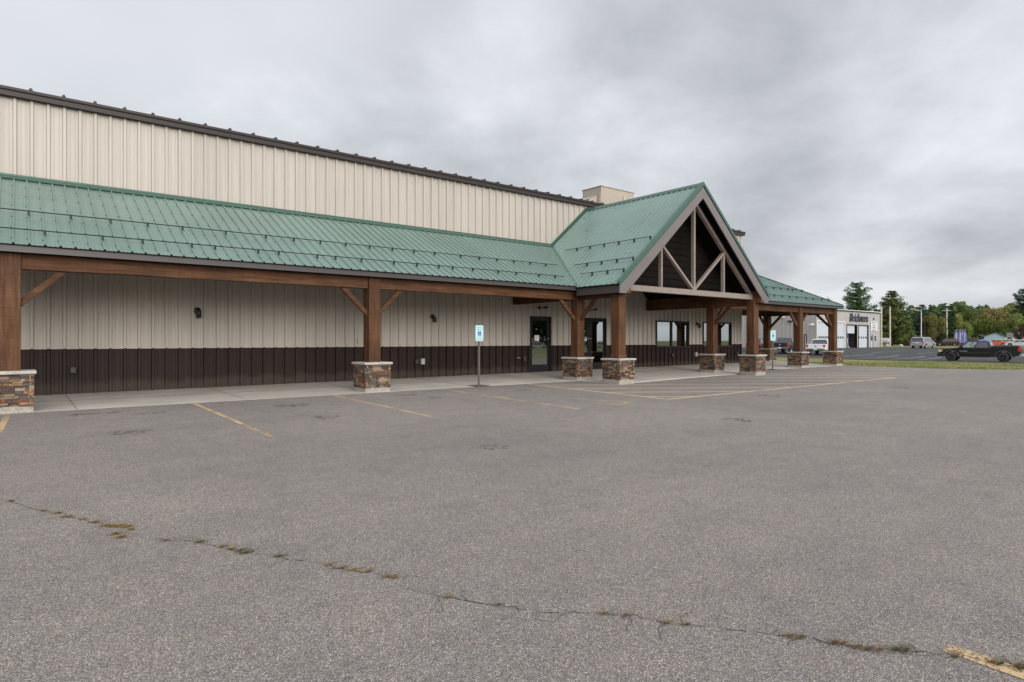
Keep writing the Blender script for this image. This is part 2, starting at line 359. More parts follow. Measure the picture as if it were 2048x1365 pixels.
def paint(name, col, wear=.5):
    m = bpy.data.materials.new(name); m.use_nodes = True; T = NT(m.node_tree); b = T.n['Principled BSDF']
    b.inputs['Base Color'].default_value = (*col, 1); b.inputs['Roughness'].default_value = .8
    g = T.add('ShaderNodeNewGeometry')
    n = T.add('ShaderNodeTexNoise', {'Vector': (g, 'Position'), 'Scale': 45.0, 'Detail': 4.0, 'Roughness': .7})
    n2 = T.add('ShaderNodeTexNoise', {'Vector': (g, 'Position'), 'Scale': 1.7, 'Detail': 3.0})
    s = T.math('ADD', (n, 0), T.math('MULTIPLY', (n2, 0), .6))
    r = T.ramp(s, [(.62+wear*.2-.1, 0.0), (.74+wear*.2-.1, 1.0)])
    tr = T.add('ShaderNodeBsdfTransparent'); mx = T.add('ShaderNodeMixShader', {0: (r, 0), 1: (tr, 0), 2: (b, 0)})
    T.l.new(mx.outputs[0], T.n['Material Output'].inputs[0])
    return m
M['yellow'] = paint('worn_yellow_paint', (.47, .33, .18), .82); M['yellowa'] = paint('aisle_yellow_paint', (.56, .42, .26), .42)
M['yellow2'] = paint('faded_yellow_paint', (.42, .31, .18), 1.0)
M['whitep'] = paint('worn_white_paint', (.50, .50, .48), .5)

def glass(name, tint=(.6, .62, .62), refl=.32):
    m = bpy.data.materials.new(name); m.use_nodes = True; T = NT(m.node_tree); T.n.remove(T.n['Principled BSDF'])
    tr = T.add('ShaderNodeBsdfTransparent', {0: (*tint, 1)}); gl = T.add('ShaderNodeBsdfGlossy', {'Roughness': .015, 'Color': (.92, .97, .95, 1)})
    fr = T.add('ShaderNodeFresnel', {0: 1.5}); fac = T.math('ADD', (fr, 0), refl, clamp=True)
    mx = T.add('ShaderNodeMixShader', {0: fac, 1: (tr, 0), 2: (gl, 0)}); T.l.new(mx.outputs[0], T.n['Material Output'].inputs[0])
    return m
M['glass'] = glass('window_glass', (.45, .48, .47), .27)

# ------------------------------------------------------------------ ground
def lines(a, b, fine, lo, hi, coarse):
    out = []; x = lo
    while x < hi:
        out.append(x); x += fine if a-1e-6 <= x < b else (coarse if (x < a-60 or x > b+120) else coarse/4)
    out.append(hi); return out
EDGE = [(33.3, 60), (33.3, 14.8), (33.5, 13.2), (34.15, 10.7), (35.4, 9.1), (37.1, 7.8), (37.6, 5.5), (36.6, 2.5), (35.2, -2), (35, -30)]
def edge_x(Y):
    for (xa, ya), (xb, yb) in zip(EDGE, EDGE[1:]):
        if yb <= Y <= ya: return lerp(xa, xb, (ya-Y)/(ya-yb))
    return 35
mb = MB()
gx = lines(28, 110, 1.5, -400, 900, 60); gy = lines(-10, 60, 1.5, -400, 900, 60)
def hg(X, Y):
    h = hgt(X, Y)
    if -31 < Y < 70 and X < 60:
        ex = edge_x(Y); h += .02 - .14*sstep((ex+.1-X)/1.2) if X < ex+.1 else .02
    return h
nx, ny = len(gx), len(gy)
mb.add([(x, y, hg(x, y)) for y in gy for x in gx], [(j*nx+i, j*nx+i+1, (j+1)*nx+i+1, (j+1)*nx+i) for j in range(ny-1) for i in range(nx-1)], 0, True)
tag(mb.build('ground', M['grass']), 'mown lawn with dry yellow patches around the parking lots', 'ground', kind='structure')
# near lot
mb = MB()
ys = [14.8, 14.2, 13.2, 12, 10.7, 9.9, 9.1, 7.8, 6.6, 5.5, 4, 2.5, 0, -2, -10, -20, -30]
vs = []; fs = []
for y in ys:
    ex = edge_x(y)
    for x in (-60, -20, 0, 15, 25, 30, ex-.25, ex): vs.append((x, y, -.05-.015*(14.2-min(y, 14.2))))
for j in range(len(ys)-1):
    for i in range(7): a = j*8+i; fs.append((a, a+8, a+9, a+1))
mb.add(vs, fs, 0)
tag(mb.build('parking_lot', M['asph']), 'aged light grey asphalt parking lot in front of the canopy', 'parking lot', kind='structure')
# concrete walk
def zslab(X, Y):
    zw = -.012+.0033*X; t = min(1, (17.93-Y)/3.7); return lerp(zw, -.046, t) if Y < 17.93 else zw
mb = MB()
prof = [(-14, 14.2), (14.1, 14.22), (14.12, 12.75), (15.2, 12.7), (18.2, 13.05), (21.7, 13.3), (22.6, 13.6), (23.2, 14.2), (29, 14.25), (33.15, 14.25)]
def ylo(X):
    for (xa, ya), (xb, yb) in zip(prof, prof[1:]):
        if xa <= X <= xb: return lerp(ya, yb, (X-xa)/(xb-xa))
xsn = [-14+i*2 for i in range(14)]+[14.1, 14.12, 15.2, 16.7, 18.2, 20, 21.7, 22.6, 23.2, 25, 27, 29, 29.6, 31, 33.15]
vs = []; fs = []
for x in xsn:
    a = ylo(x)
    for k in range(5): y = lerp(a, 18.1, k/4); vs.append((x, y, zslab(x, y)))
n = len(xsn)
for i in range(n-1):
    for k in range(4): a = i*5+k; fs.append((a, a+5, a+6, a+1))
mb.add(vs, fs)
mb.add([(29.6,18.1,zslab(29.6,18.1)),(33.15,18.1,zslab(33.15,18.1)),(33.15,20,.09),(29.6,20,.09)], [(0,1,2,3)])
for k in range(n-1):   # edge
    a = vs[k*5]; b = vs[k*5+5]; mb.add([a, b, (b[0], b[1], b[2]-.2), (a[0], a[1], a[2]-.2)], [(0,3,2,1)])
mb.add([(33.15,14.25,-.046),(33.15,20,.09),(33.15,20,-.3),(33.15,14.25,-.3)], [(0,3,2,1)])
walk = tag(mb.build('sidewalk', M['conc']), 'pale concrete walk under the canopy', 'sidewalk', kind='structure')
mb = MB()
for i in range(-5, 12):
    X = 3.05*i+.9
    if X > 33: break
    a = ylo(max(-14, X)) + .01
    mb.bar((X, a, zslab(X, a)+.001), (X, 17.9, zslab(X, 17.9)+.001), .014, .004)
mb.bar((-13, 16.05, zslab(0, 16.05)+.0), (29.5, 16.05, zslab(29.5, 16.05)+.001), .012, .004)
mb.build('control_joints', M['joint'], walk)
# far lot (dark asphalt of the neighbour)
near = [(58, 60), (60, 40), (60.8, 26), (61.5, 19), (62.3, 12), (63, 0), (63, -30)]
far = [(91.5, 60), (113, 42.9), (123, 40.5), (131, 33), (134, 22), (134, 10), (134, -30)]
mb = MB(); NU, NV = 40, 60; vs = []
def pl(P, t):
    t *= len(P)-1; i = min(int(t), len(P)-2); f = t-i
    return (lerp(P[i][0], P[i+1][0], f), lerp(P[i][1], P[i+1][1], f))
for j in range(NV+1):
    a = pl(near, j/NV); b = pl(far, j/NV)
    for i in range(NU+1):
        x = lerp(a[0], b[0], i/NU); y = lerp(a[1], b[1], i/NU); vs.append((x, y, hg(x, y)+.035))
mb.add(vs, [(j*(NU+1)+i, (j+1)*(NU+1)+i, (j+1)*(NU+1)+i+1, j*(NU+1)+i+1) for j in range(NV) for i in range(NU)], 0, True)
tag(mb.build('far_parking_lot', M['asph2']), 'dark asphalt lot of the neighbouring garage', 'parking lot', kind='structure')
# stall lines on the far lot (seen very flat)
def strip(mb, a, b, w, zf, m=0, n=1):
    a = Vector((a[0], a[1], 0)); b = Vector((b[0], b[1], 0)); d = (b-a).normalized(); s = Vector((-d.y, d.x, 0))*w/2
    for k in range(n):
        p = a.lerp(b, k/n); q = a.lerp(b, (k+1)/n)
        vv = [p-s, q-s, q+s, p+s]; mb.add([(v.x, v.y, zf(v.x, v.y)) for v in vv], [(0,1,2,3)], m)
zf2 = lambda x, y: hg(x, y)+.06
mb = MB()
def gpix(px, py):
    d = 35.0
    while d < 170:
        p = at(px, py, d)
        if p.z <= hg(p.x, p.y)+.04: return (p.x, p.y)
        d += .1
    return (p.x, p.y)
for a, b in (((1687,713.4),(1748,709.3)), ((1723,717),(1798.6,711.6)), ((1780.6,718.8),(1850.7,713.4)), ((1836,719.7),(1883,715.7)), ((1745,706),(1800,704)), ((1835,708),(1865,706.5))): strip(mb, gpix(*a), gpix(*b), .13, zf2, n=10)
tag(mb.build('far_stall_lines', M['whitep']), 'thin white stall lines on the dark far lot', 'parking lines', kind='structure')
# yellow markings near
zf = lambda x, y: -.05-.015*(14.2-y)+.004
mb = MB()
for a, b in (((-.11, 14.05), (-.30, 9.0)), ((2.87, 14.1), (2.86, 9.1)), ((5.85, 14.1), (5.84, 11.3)), ((8.85, 14.15), (8.84, 11.5))):
    strip(mb, a, b, .085, zf)
for a, b in (((11.88, 14.1), (11.88, 9.05)), ((11.83, 9.07), (25.3, 9.04))): strip(mb, a, b, .10, zf, 1)
for a, b in (((11.9, 9.72), (12.98, 9.12)), ((11.9, 11.0), (15.3, 9.12)), ((11.9, 12.25), (17.7, 9.1)), ((12.0, 13.55), (20.2, 9.1)), ((14.6, 13.55), (22.6, 9.1)), ((18.3, 12.9), (25.2, 9.1)), ((20.6, 12.9), (27.2, 9.3)), ((22.9, 13.0), (29.0, 9.7))):
    strip(mb, a, b, .095, lambda x, y: zf(x, y)+.001, 1)
tag(mb.build('parking_lines', [M['yellow'], M['yellowa']]), 'worn yellow stall lines and hatched access aisle', 'parking lines', kind='structure')
mb = MB()
strip(mb, (8.84, 11.5), (8.82, 8.9), .10, zf); strip(mb, (5.84, 11.3), (5.82, 9.6), .08, zf); strip(mb, (25.1, 9.04), (25.1, 13.4), .08, zf); strip(mb, (3.56, 1.05), (3.5, -3.2), .11, zf)
tag(mb.build('faded_parking_lines', M['yellow']), 'faded yellow line remnants', 'parking lines', kind='structure')
# painted wheelchair figure, facing the building
mb = MB()
def ring(mb, c, r, w, a0, a1, zf, n=18):
    for k in range(n):
        t0 = lerp(a0, a1, k/n); t1 = lerp(a0, a1, (k+1)/n); vv = []
        for t, q in ((t0, r-w), (t1, r-w), (t1, r+w), (t0, r+w)):
            x = c[0]+q*math.cos(t); y = c[1]+q*math.sin(t); vv.append((x, y, zf(x, y)))
        mb.add(vv, [(0,1,2,3)])
cx0, cy0 = 10.25, 9.35
ring(mb, (cx0, cy0), .34, .05, R(-200), R(60), zf); ring(mb, (cx0-.02, cy0+.98), .07, .07, 0, R(360), zf, 10)
strip(mb, (cx0-.02, cy0+.85), (cx0+.02, cy0+.25), .10, zf); strip(mb, (cx0, cy0+.6), (cx0+.3, cy0+.6), .08, zf)
strip(mb, (cx0, cy0+.26), (cx0+.34, cy0+.24), .10, zf); strip(mb, (cx0+.34, cy0+.24), (cx0+.46, cy0-.22), .10, zf); strip(mb, (cx0+.44, cy0-.2), (cx0+.6, cy0-.16), .08, zf)
tag(mb.build('wheelchair_marking', M['yellow2']), 'faint yellow wheelchair symbol painted on the asphalt', 'marking', kind='structure')
M['oil'] = pmat('oil_stain', (.055, .048, .043), .6)
def stain_mat():
    m = bpy.data.materials.new('faint_oil_stain'); m.use_nodes = True; T = NT(m.node_tree); b = T.n['Principled BSDF']; b.inputs['Base Color'].default_value = (.05, .043, .038, 1); b.inputs['Roughness'].default_value = .6
    g = T.add('ShaderNodeNewGeometry'); n = T.add('ShaderNodeTexNoise', {'Vector': (g, 'Position'), 'Scale': 9.0, 'Detail': 6.0, 'Roughness': .75}); r = T.ramp((n, 0), [(.48, 0.0), (.62, .65)])
    tr = T.add('ShaderNodeBsdfTransparent'); mx = T.add('ShaderNodeMixShader', {0: (r, 0), 1: (tr, 0), 2: (b, 0)}); T.l.new(mx.outputs[0], T.n['Material Output'].inputs[0]); return m
random.seed(12); mb = MB()
for x, y, rx, ry in ((1.15, 13.4, .55, .22), (1.9, 12.9, .3, .16), (7.25, 13.2, .35, .18), (7.6, 12.4, .22, .2), (4.4, 12.7, .4, .3), (10.4, 12.6, .3, .25), (4.3, 10.6, .25, .3), (1.3, 10.7, .3, .25), (28.5, 12.6, .5, .2), (14.8, 8.2, .3, .3), (20.5, 7.3, .3, .35), (10.1, 6.2, .25, .3), (5.0, 6.6, .2, .25)):
    P = []
    for k in range(14): a = 6.283*k/14; q = random.uniform(.7, 1.15); X, Y = x+rx*q*math.cos(a), y+ry*q*math.sin(a); P.append((X, Y, zf(X, Y)-.002))
    mb.add(P, [tuple(range(14))])
tag(mb.build('oil_stains', stain_mat()), 'faint dark oil drips on the asphalt stalls', 'stains', kind='structure')
# crack with weeds
def lotp(px, py):
    t = (px-CX)/F_PX; dx = SY+t*CYW; dy = CYW-t*SY; e = (py-CY)/F_PX
    d = (CAM_H+.05+.015*14.2)/(e+.015*dy); return (d*dx, d*dy)
random.seed(5)
crackA = [(-60,985),(0,1000),(25,1005),(55,1015),(87,1023),(120,1028),(150,1037),(190,1046),(225,1055),(270,1060)]
crackB = [(300,1080),(370,1082),(400,1086),(440,1095),(500,1109),(540,1109),(575,1120),(650,1128),(700,1142),(740,1146),(785,1156),(812,1159)]
crackC = [(797,1170),(835,1184),(872,1192),(905,1197),(930,1204),(965,1208),(1000,1212),(1040,1219),(1069,1221),(1099,1227),(1174,1226),(1254,1232),(1294,1240),(1334,1246),(1384,1253),(1474,1261),(1544,1269),(1574,1275),(1624,1278),(1669,1286),(1724,1298),(1809,1303),(1844,1306),(1899,1313),(1939,1315),(1994,1327),(2048,1336),(2120,1352)]
mb = MB()
for C in (crackA, crackB, crackC):
    P = [Vector((*lotp(*p), 0)) for p in C]; Q = []
    for a, b in zip(P, P[1:]):
        k = max(2, int((b-a).length/.035))
        for i in range(k): q = a.lerp(b, i/k); Q.append(q+Vector((random.gauss(0, .009), random.gauss(0, .009), 0)))
    for i in range(1, len(Q)):
        w = random.choice([.0015, .003, .004, .007]) 
        a, b = Q[i-1], Q[i]; d = (b-a).normalized(); s = Vector((-d.y, d.x, 0))*w/2
        mb.add([(v.x, v.y, zf(v.x, v.y)-.001) for v in (a-s, b-s, b+s, a+s)], [(0,1,2,3)])
for C in (crackA, crackB, crackC):
    for (pa, pb) in zip(C, C[1:]):
        if random.random() < .55:
            a = Vector((*lotp(*pa), 0)).lerp(Vector((*lotp(*pb), 0)), random.random()); th = random.uniform(0, 6.28); L = random.uniform(.06, .28)
            for k in range(int(L/.03)):
                b = a+Vector((math.cos(th)*.03, math.sin(th)*.03, 0)); th += random.gauss(0, .45); d = (b-a).normalized(); sw = Vector((-d.y, d.x, 0))*.0015
                mb.add([(v.x, v.y, zf(v.x, v.y)-.001) for v in (a-sw, b-sw, b+sw, a+sw)], [(0,1,2,3)]); a = b
M['crack'] = pmat('crack_dark', (.030, .026, .022), .95)
tag(mb.build('pavement_crack', M['crack']), 'thin dark crack crossing the asphalt', 'crack', kind='structure')
TUF = [(22,1004,.04,0),(88,1023,.05,0),(115,1028,.06,0),(135,1035,.11,0),(168,1040,.05,0),(190,1046,.07,0),(212,1053,.09,0),(226,1054,.1,0),(240,1053,.11,0),(254,1055,.1,0),(264,1060,.06,0),
 (230,1070,.08,0),(243,1076,.11,0),(330,1083,.03,0),(398,1086,.08,1),(445,1095,.07,0),(463,1100,.06,0),(482,1103,.09,1),(495,1107,.12,1),(560,1114,.09,1),(660,1131,.05,0),(685,1138,.06,0),(708,1141,.07,0),(736,1144,.07,0),(777,1155,.08,0),(788,1157,.06,0),
 (898,1196,.05,0),(998,1211,.06,1),(1210,1229,.05,0),(1252,1233,.06,0),(1334,1248,.06,0),(1373,1251,.05,0),(1580,1274,.07,0),(1600,1277,.07,0),(1668,1287,.08,0),(1685,1289,.06,0),(1712,1296,.07,0),(1735,1300,.07,1),(1758,1303,.05,0),
 (1795,1300,.09,1),(1812,1303,.10,1),(1912,1315,.07,0),(1985,1327,.07,0),(2000,1329,.06,1),(2036,1335,.10,0),(2046,1338,.09,1)]
mb = MB()
for px, py, r, g_ in TUF:
    x0, y0 = lotp(px, py); r *= .58
    for k in range(int(1500*r)+30):
        a = random.uniform(0, 6.28); q = r*min(1.5, abs(random.gauss(0, .62))); x = x0+q*math.cos(a)*1.0*.9+q*math.cos(a)*.3; y = y0+q*math.sin(a)*.32-.10*q*math.cos(a)
        h = random.uniform(.004, .026)*(1.3 if random.random() < .25 else .8); b_ = random.uniform(0, 6.28); w = random.uniform(.001, .0025)
        lx, ly = math.cos(b_)*h*1.6, math.sin(b_)*h*1.6; z = zf(x, y)
        mb.add([(x-w, y, z), (x+w, y+w, z), (x+lx, y+ly, z+h)], [(0,1,2)], g_ if random.random() < .8 else 0)
tag(mb.build('crack_weeds', [M['tuft'], M['tuftg']]), 'dry brown and green weeds sprouting from the asphalt crack', 'weeds', kind='stuff')
# grass blades on the verge
random.seed(9); mb = MB()
for k in range(52000):
    y = random.uniform(-3, 20); ex = edge_x(y); x = ex + (random.random()**1.5)*(61-ex); h = random.uniform(.03, .10); w = random.uniform(.008, .02)
    a = random.uniform(0, 3.14); z = hg(x, y)-.01; dx, dy = math.cos(a)*w, math.sin(a)*w
    mb.add([(x-dx, y-dy, z), (x+dx, y+dy, z), (x+random.gauss(0, .03), y+random.gauss(0, .03), z+h)], [(0,1,2)])
tag(mb.build('verge_grass', M['blade']), 'short green and straw coloured grass on the verge between the lots', 'grass', kind='stuff')

# ------------------------------------------------------------------ main building
YW = 17.93; XE = 29.62; XS = -13.0; XL = -9.5
bld = empty('commercial_building', (8, YW, 0), 'long beige and brown ribbed metal building with green canopy roof and timber entrance gable', 'building', world=True)
def profile(x0, x1, pitch, phase, ribs, extra=()):
    """list of (x, out) : ribs = list of (centre offset, base half, top half, height)"""
    pts = {}
    k0 = int((x0-phase)/pitch)-2; k1 = int((x1-phase)/pitch)+2
    for k in range(k0, k1):
        c = phase+k*pitch
        for co, bh, th, h in ribs:
            for dx, hh in ((-bh, 0), (-th, h), (th, h), (bh, 0)):
                x = c+co+dx
                if x0 < x < x1: pts[round(x, 4)] = hh
    ks = sorted(pts)
    def val(x):
        lo = max([k for k in ks if k <= x], default=None); hi = min([k for k in ks if k >= x], default=None)
        if lo is None or hi is None: return 0
        return pts[lo] if hi == lo else lerp(pts[lo], pts[hi], (x-lo)/(hi-lo))
    for x in list(extra)+[x0, x1]:
        if round(x, 4) not in pts: pts[round(x, 4)] = val(x)
    return sorted(pts.items())
WR = [(0, .042, .027, .050), (.102, .017, .009, .005), (-.102, .017, .009, .005)]
OPEN = [(15.14, 16.22, -1, 2.16), (17.40, 19.35, -1, 2.16), (22.62, 25.09, .92, 2.14), (26.21, 28.70, .92, 2.14)]
def wall(x0, x1, z0f, z1, y, mat, name, openings, parent=bld, pitch=.3024, phase=.285, ribs=WR, flip=1):
    mb = MB(); P = profile(x0, x1, pitch, phase, ribs, [v for o in openings for v in o[:2]])
    for (xa, ha), (xb, hb) in zip(P, P[1:]):
        xm = (xa+xb)/2; segs = [(z0f(xm), z1)]
        for oa, ob, za, zb in openings:
            if oa < xm < ob:
                ns = []
                for s0, s1 in segs:
                    if za > s0: ns.append((s0, min(za, s1)))
                    if zb < s1: ns.append((max(zb, s0), s1))
                segs = [s for s in ns if s[1]-s[0] > .001]
        for s0, s1 in segs:
            mb.add([(xa, y-ha*flip, s0), (xb, y-hb*flip, s0), (xb, y-hb*flip, s1), (xa, y-ha*flip, s1)], [(0,1,2,3)])
    return mb.build(name, mat, parent)
zb = lambda x: -.012+.0033*x+.005
wall(XS, XE, lambda x: 1.06, 6.72, YW, M['beige'], 'wall_panel', OPEN)
wall(XS, XE, zb, 1.06, YW, M['brown'], 'wainscot_panel', OPEN)
mb = MB()   # drip trim between the colours, in stretches between openings; corner trim; base
for a, b in ((XS, 15.14), (16.22, 17.40), (19.35, 22.62), (25.09, 26.21), (28.70, XE)):
    mb.box((a, YW-.045, 1.045), (b, YW-.036, 1.075))
mb.build('colour_break_trim', M['beige'], bld)
mb = MB(); mb.box((XE-.10, YW-.05, 1.06), (XE+.02, YW+.10, 6.73)); mb.build('corner_trim', M['beige'], bld)
mb = MB(); mb.box((XE-.10, YW-.052, .08), (XE+.022, YW+.10, 1.059)); mb.build('corner_trim', M['brown'], bld)
# end wall and back of the building shell
mb = MB(); mb.box((XS, YW+.12, -.1), (XS+.1, 60, 6.7)); mb.box((XE-.1, YW+.12, 1.06), (XE, 60, 6.7)); mb.box((XS, 60, -.1), (XE, 60.1, 6.7))
mb.box((XE-.098, YW+.12, -.1), (XE+.004, 60, 1.058), 1)
mb.build('side_walls', [M['beige'], M['brown']], bld)
# roof
ov = .0
mb = MB()
P = profile(XS-.1, XE+.18, .605, .265, [(0, .04, .022, .052)])
for side in (0, 1):
    for (xa, ha), (xb, hb) in zip(P, P[1:]):
        if side == 0: ya, za, yb, zb_ = YW-.17, 6.895, 39, 8.64
        else: ya, za, yb, zb_ = 60.2, 6.895, 39, 8.64
        mb.add([(xa, ya, za+ha), (xb, ya, za+hb), (xb, yb, zb_+hb), (xa, yb, zb_+ha)], [(0,1,2,3)])
        if side == 0: mb.add([(xa, ya, za-.03), (xb, ya, za-.03), (xb, ya, za+hb), (xa, ya, za+ha)], [(0,1,2,3)])
mb.build('main_roof', M['gutter'], bld)
mb = MB()
mb.prism([(XS-.1, YW-.16, 6.70), (XS-.1, YW-.16, 6.80), (XS-.1, YW-.19, 6.83), (XS-.1, YW-.19, 6.885), (XS-.1, YW-.13, 6.885), (XS-.1, YW+.02, 6.885), (XS-.1, YW+.02, 6.70)], (XE+.25-XS, 0, 0))
mb.build('eave_trim', M['gutter'], bld)
mb = MB()
for (ya, za, yb_, zb_) in ((YW+.02, 6.87, 39, 8.62), (60, 6.87, 39, 8.62)):
    mb.bar((XE+.10, ya, za-.08), (XE+.10, yb_, zb_-.08), .1, .22)
mb.build('rake_trim', M['gutter'], bld)

# canopy geometry
EY, EZ = 14.25, 3.0; TZ = 4.93; LS = (TZ-EZ)/(YW-EY); XH = 33.05; HS = (XH-XE)/(YW-EY)
GX0, GX1, GXC = 14.02, 22.38, 18.2; GY = 12.41; GZ = 2.98; PZ = 6.56; GS = (PZ-GZ)/(GXC-GX0)
RR = [(0, .022, .013, .029), (.076, .010, .004, .004), (-.076, .010, .004, .004)]
def lz(Y): return EZ+LS*(Y-EY)
def valley_y(X):          # where the lean-to rises above the gable slope
    g = GZ+GS*(X-GX0) if X < GXC else GZ+GS*(GX1-X)
    return EY+(g-EZ)/LS
def lean_roof():
    mb = MB(); nrm = Vector((0, -LS, 1)).normalized()
    P = profile(XL, XH, .2283, -.265, RR, [GX0, GX1, XE, 16.3, 20.1])
    for (xa, ha), (xb, hb) in zip(P, P[1:]):
        def lim(X):
            lo, hi = EY-.05, YW-.03
            if GX0 < X < GX1: lo = max(lo, valley_y(X))
            if X > XE: hi = YW-(X-XE)/HS
            return lo, hi
        la, ua = lim(xa); lb, ub = lim(xb)
        if la >= ua and lb >= ub: continue
        la = min(la, ua); lb = min(lb, ub)
        pts = [(xa, la, lz(la)), (xb, lb, lz(lb)), (xb, ub, lz(ub)), (xa, ua, lz(ua))]
        q = [Vector(p)+nrm*h for p, h in zip(pts, (ha, hb, hb, ha))]
        mb.add(q, [(0,1,2,3)])
        if xa < GX0 or xb > GX1:  # thickness at the eave
            mb.add([(xa, la, lz(la)-.012), (xb, lb, lz(lb)-.012), q[1], q[0]], [(0,1,2,3)], 1)
    # end hip slope
    nr2 = Vector((1/ ((XH-XE)/(TZ-EZ)), 0, 1)).normalized(); SS = (TZ-EZ)/(XH-XE)
    P = profile(EY, 18.45, .2283, .05, RR, [YW])
    for (ya, ha), (yb, hb) in zip(P, P[1:]):
        def xin(Y): return XE+HS*(YW-Y) if Y < YW else XE
        pts = [(XH+.04, ya, EZ), (XH+.04, yb, EZ), (xin(yb), yb, EZ+SS*(XH-xin(yb))), (xin(ya), ya, EZ+SS*(XH-xin(ya)))]
        q = [Vector(p)+nr2*h for p, h in zip(pts, (ha, hb, hb, ha))]
        mb.add(q, [(0,1,2,3)])
    return mb.build('canopy_roof', [M['green'], M['soffit']], bld)
lean_roof()
def gable_roof():
    mb = MB()
    for sgn in (-1, 1):
        ex = GX0 if sgn < 0 else GX1
        nrm = Vector((sgn*GS, 0, 1)).normalized()
        P = profile(GY, YW-.03, .2283, .12, RR, [EY])
        def zx(X): return GZ+GS*abs(X-ex)
        def xlow(Y):
            if Y <= EY: return ex+sgn*.05
            return ex-sgn*(lz(Y)-GZ)/GS
        for (ya, ha), (yb, hb) in zip(P, P[1:]):
            pts = [(xlow(ya), ya, 0), (xlow(yb), yb, 0), (GXC, yb, 0), (GXC, ya, 0)]
            q = []
            for p, h in zip(pts, (ha, hb, hb, ha)):
                X = p[0]; z = GZ-GS*(abs(X-GXC)-abs(ex-GXC)); q.append(Vector((X, p[1], z))+nrm*h)
            mb.add(q, [(0,1,2,3)])
            if ya < EY: mb.add([q[0], q[1], (q[1].x, q[1].y, q[1].z-.035), (q[0].x, q[0].y, q[0].z-.035)], [(0,1,2,3)], 1)
    return mb.build('gable_roof', [M['green'], M['soffit']], bld)
gable_roof()
# green flashings
mb = MB()
mb.bar((XL, YW-.13, TZ-.035), (GX0+2.28, YW-.13, TZ-.035), .24, .02, (0, -LS, 1)); mb.box((XL, YW-.062, TZ-.02), (GX0+2.28, YW-.048, TZ+.05))
mb.bar((20.1, YW-.13, TZ-.035), (XE, YW-.13, TZ-.035), .24, .02, (0, -LS, 1)); mb.box((20.1, YW-.062, TZ-.02), (XE, YW-.048, TZ+.05))
for sgn in (-1, 1):     # wall flashing along the gable
    a = Vector((GXC+sgn*1.95, YW-.045, PZ-GS*1.95+.05)); b = Vector((GXC, YW-.045, PZ+.07))
    mb.bar(a, b, .02, .11, (0, 0, 1)); mb.bar(a+Vector((0, -.07, -.01)), b+Vector((0, -.07, -.01)), .14, .018, (0, 0, 1))
mb.bar((XE-.02, YW-.02, TZ+.02), (XH-.02, EY+.0, EZ+.03), .16, .02)       # hip cap
mb.build('roof_flashing', M['greent'], bld, bevel=.004)
mb = MB()
for sgn in (-1, 1):
    a = Vector((GXC-sgn*.0, GY-.02, PZ+.045)); b = Vector((GXC, YW-.05, PZ+.045))
    s = Vector((sgn*.15, 0, -.15*GS))
    mb.add([a, b, b+s, a+s, a+s-Vector((0,0,.03)), b+s-Vector((0,0,.03))], [(0,1,2,3), (3,2,5,4)])
mb.build('ridge_cap', M['greent'], bld)
# valley trims
mb = MB()
for sgn in (-1, 1):
    ex = GX0 if sgn < 0 else GX1; tx = GXC+sgn*1.92
    mb.bar((ex, EY, EZ+.012), (tx, YW-.03, TZ+.015), .09, .012)
    mb.build('valley_trim', M['greent'], bld); mb = MB()
# rake trim and rake boards of the gable
mb = MB(); mb2 = MB()
for sgn in (-1, 1):
    ex = GX0 if sgn < 0 else GX1
    lo = Vector((ex+sgn*.06, GY, GZ-.05)); hi = Vector((GXC, GY, PZ+.045))
    d = (hi-lo)
    # green strip: L-shaped, face 9 cm, top 10 cm
    mb.prism([lo+Vector((0, -.025, .05)), lo+Vector((0, -.025, -.07)), hi+Vector((0, -.025, -.07-.05)), hi+Vector((0, -.025, .0))], (0, .02, 0))
    mb.prism([lo+Vector((0, -.025, .05)), lo+Vector((0, .10, .05)), hi+Vector((0, .10, .0)), hi+Vector((0, -.025, .0))], (0, 0, .012))
    # taupe board, .24 deep, plumb cut at the foot
    t = .30
    mb2.prism([(ex+sgn*.02, GY, GZ-.115), (ex+sgn*.02, GY, GZ-.32), (ex-sgn*.26, GY, GZ-.32), (GXC, GY, PZ-.155-.34), (GXC, GY, PZ-.12)], (0, .04, 0))
mb.build('gable_rake_trim', M['greent'], bld); mb2.build('gable_rake_board', M['trim'], bld)
# fascias
mb = MB()
mb.box((XL, EY, EZ-.16), (GX0+.02, EY+.04, EZ-.014)); mb.box((GX1-.02, EY, EZ-.16), (XH, EY+.04, EZ-.014))
mb.box((XH-.04, EY+.04, EZ-.16), (XH, 18.45, EZ-.014))
for ex, a, b in ((GX0, 0, .04), (GX1, -.04, 0)):
    mb.box((ex+a, GY+.04, GZ-.31), (ex+b, EY+.0, GZ-.03))
mb.build('eave_fascia', M['fasc'], bld)
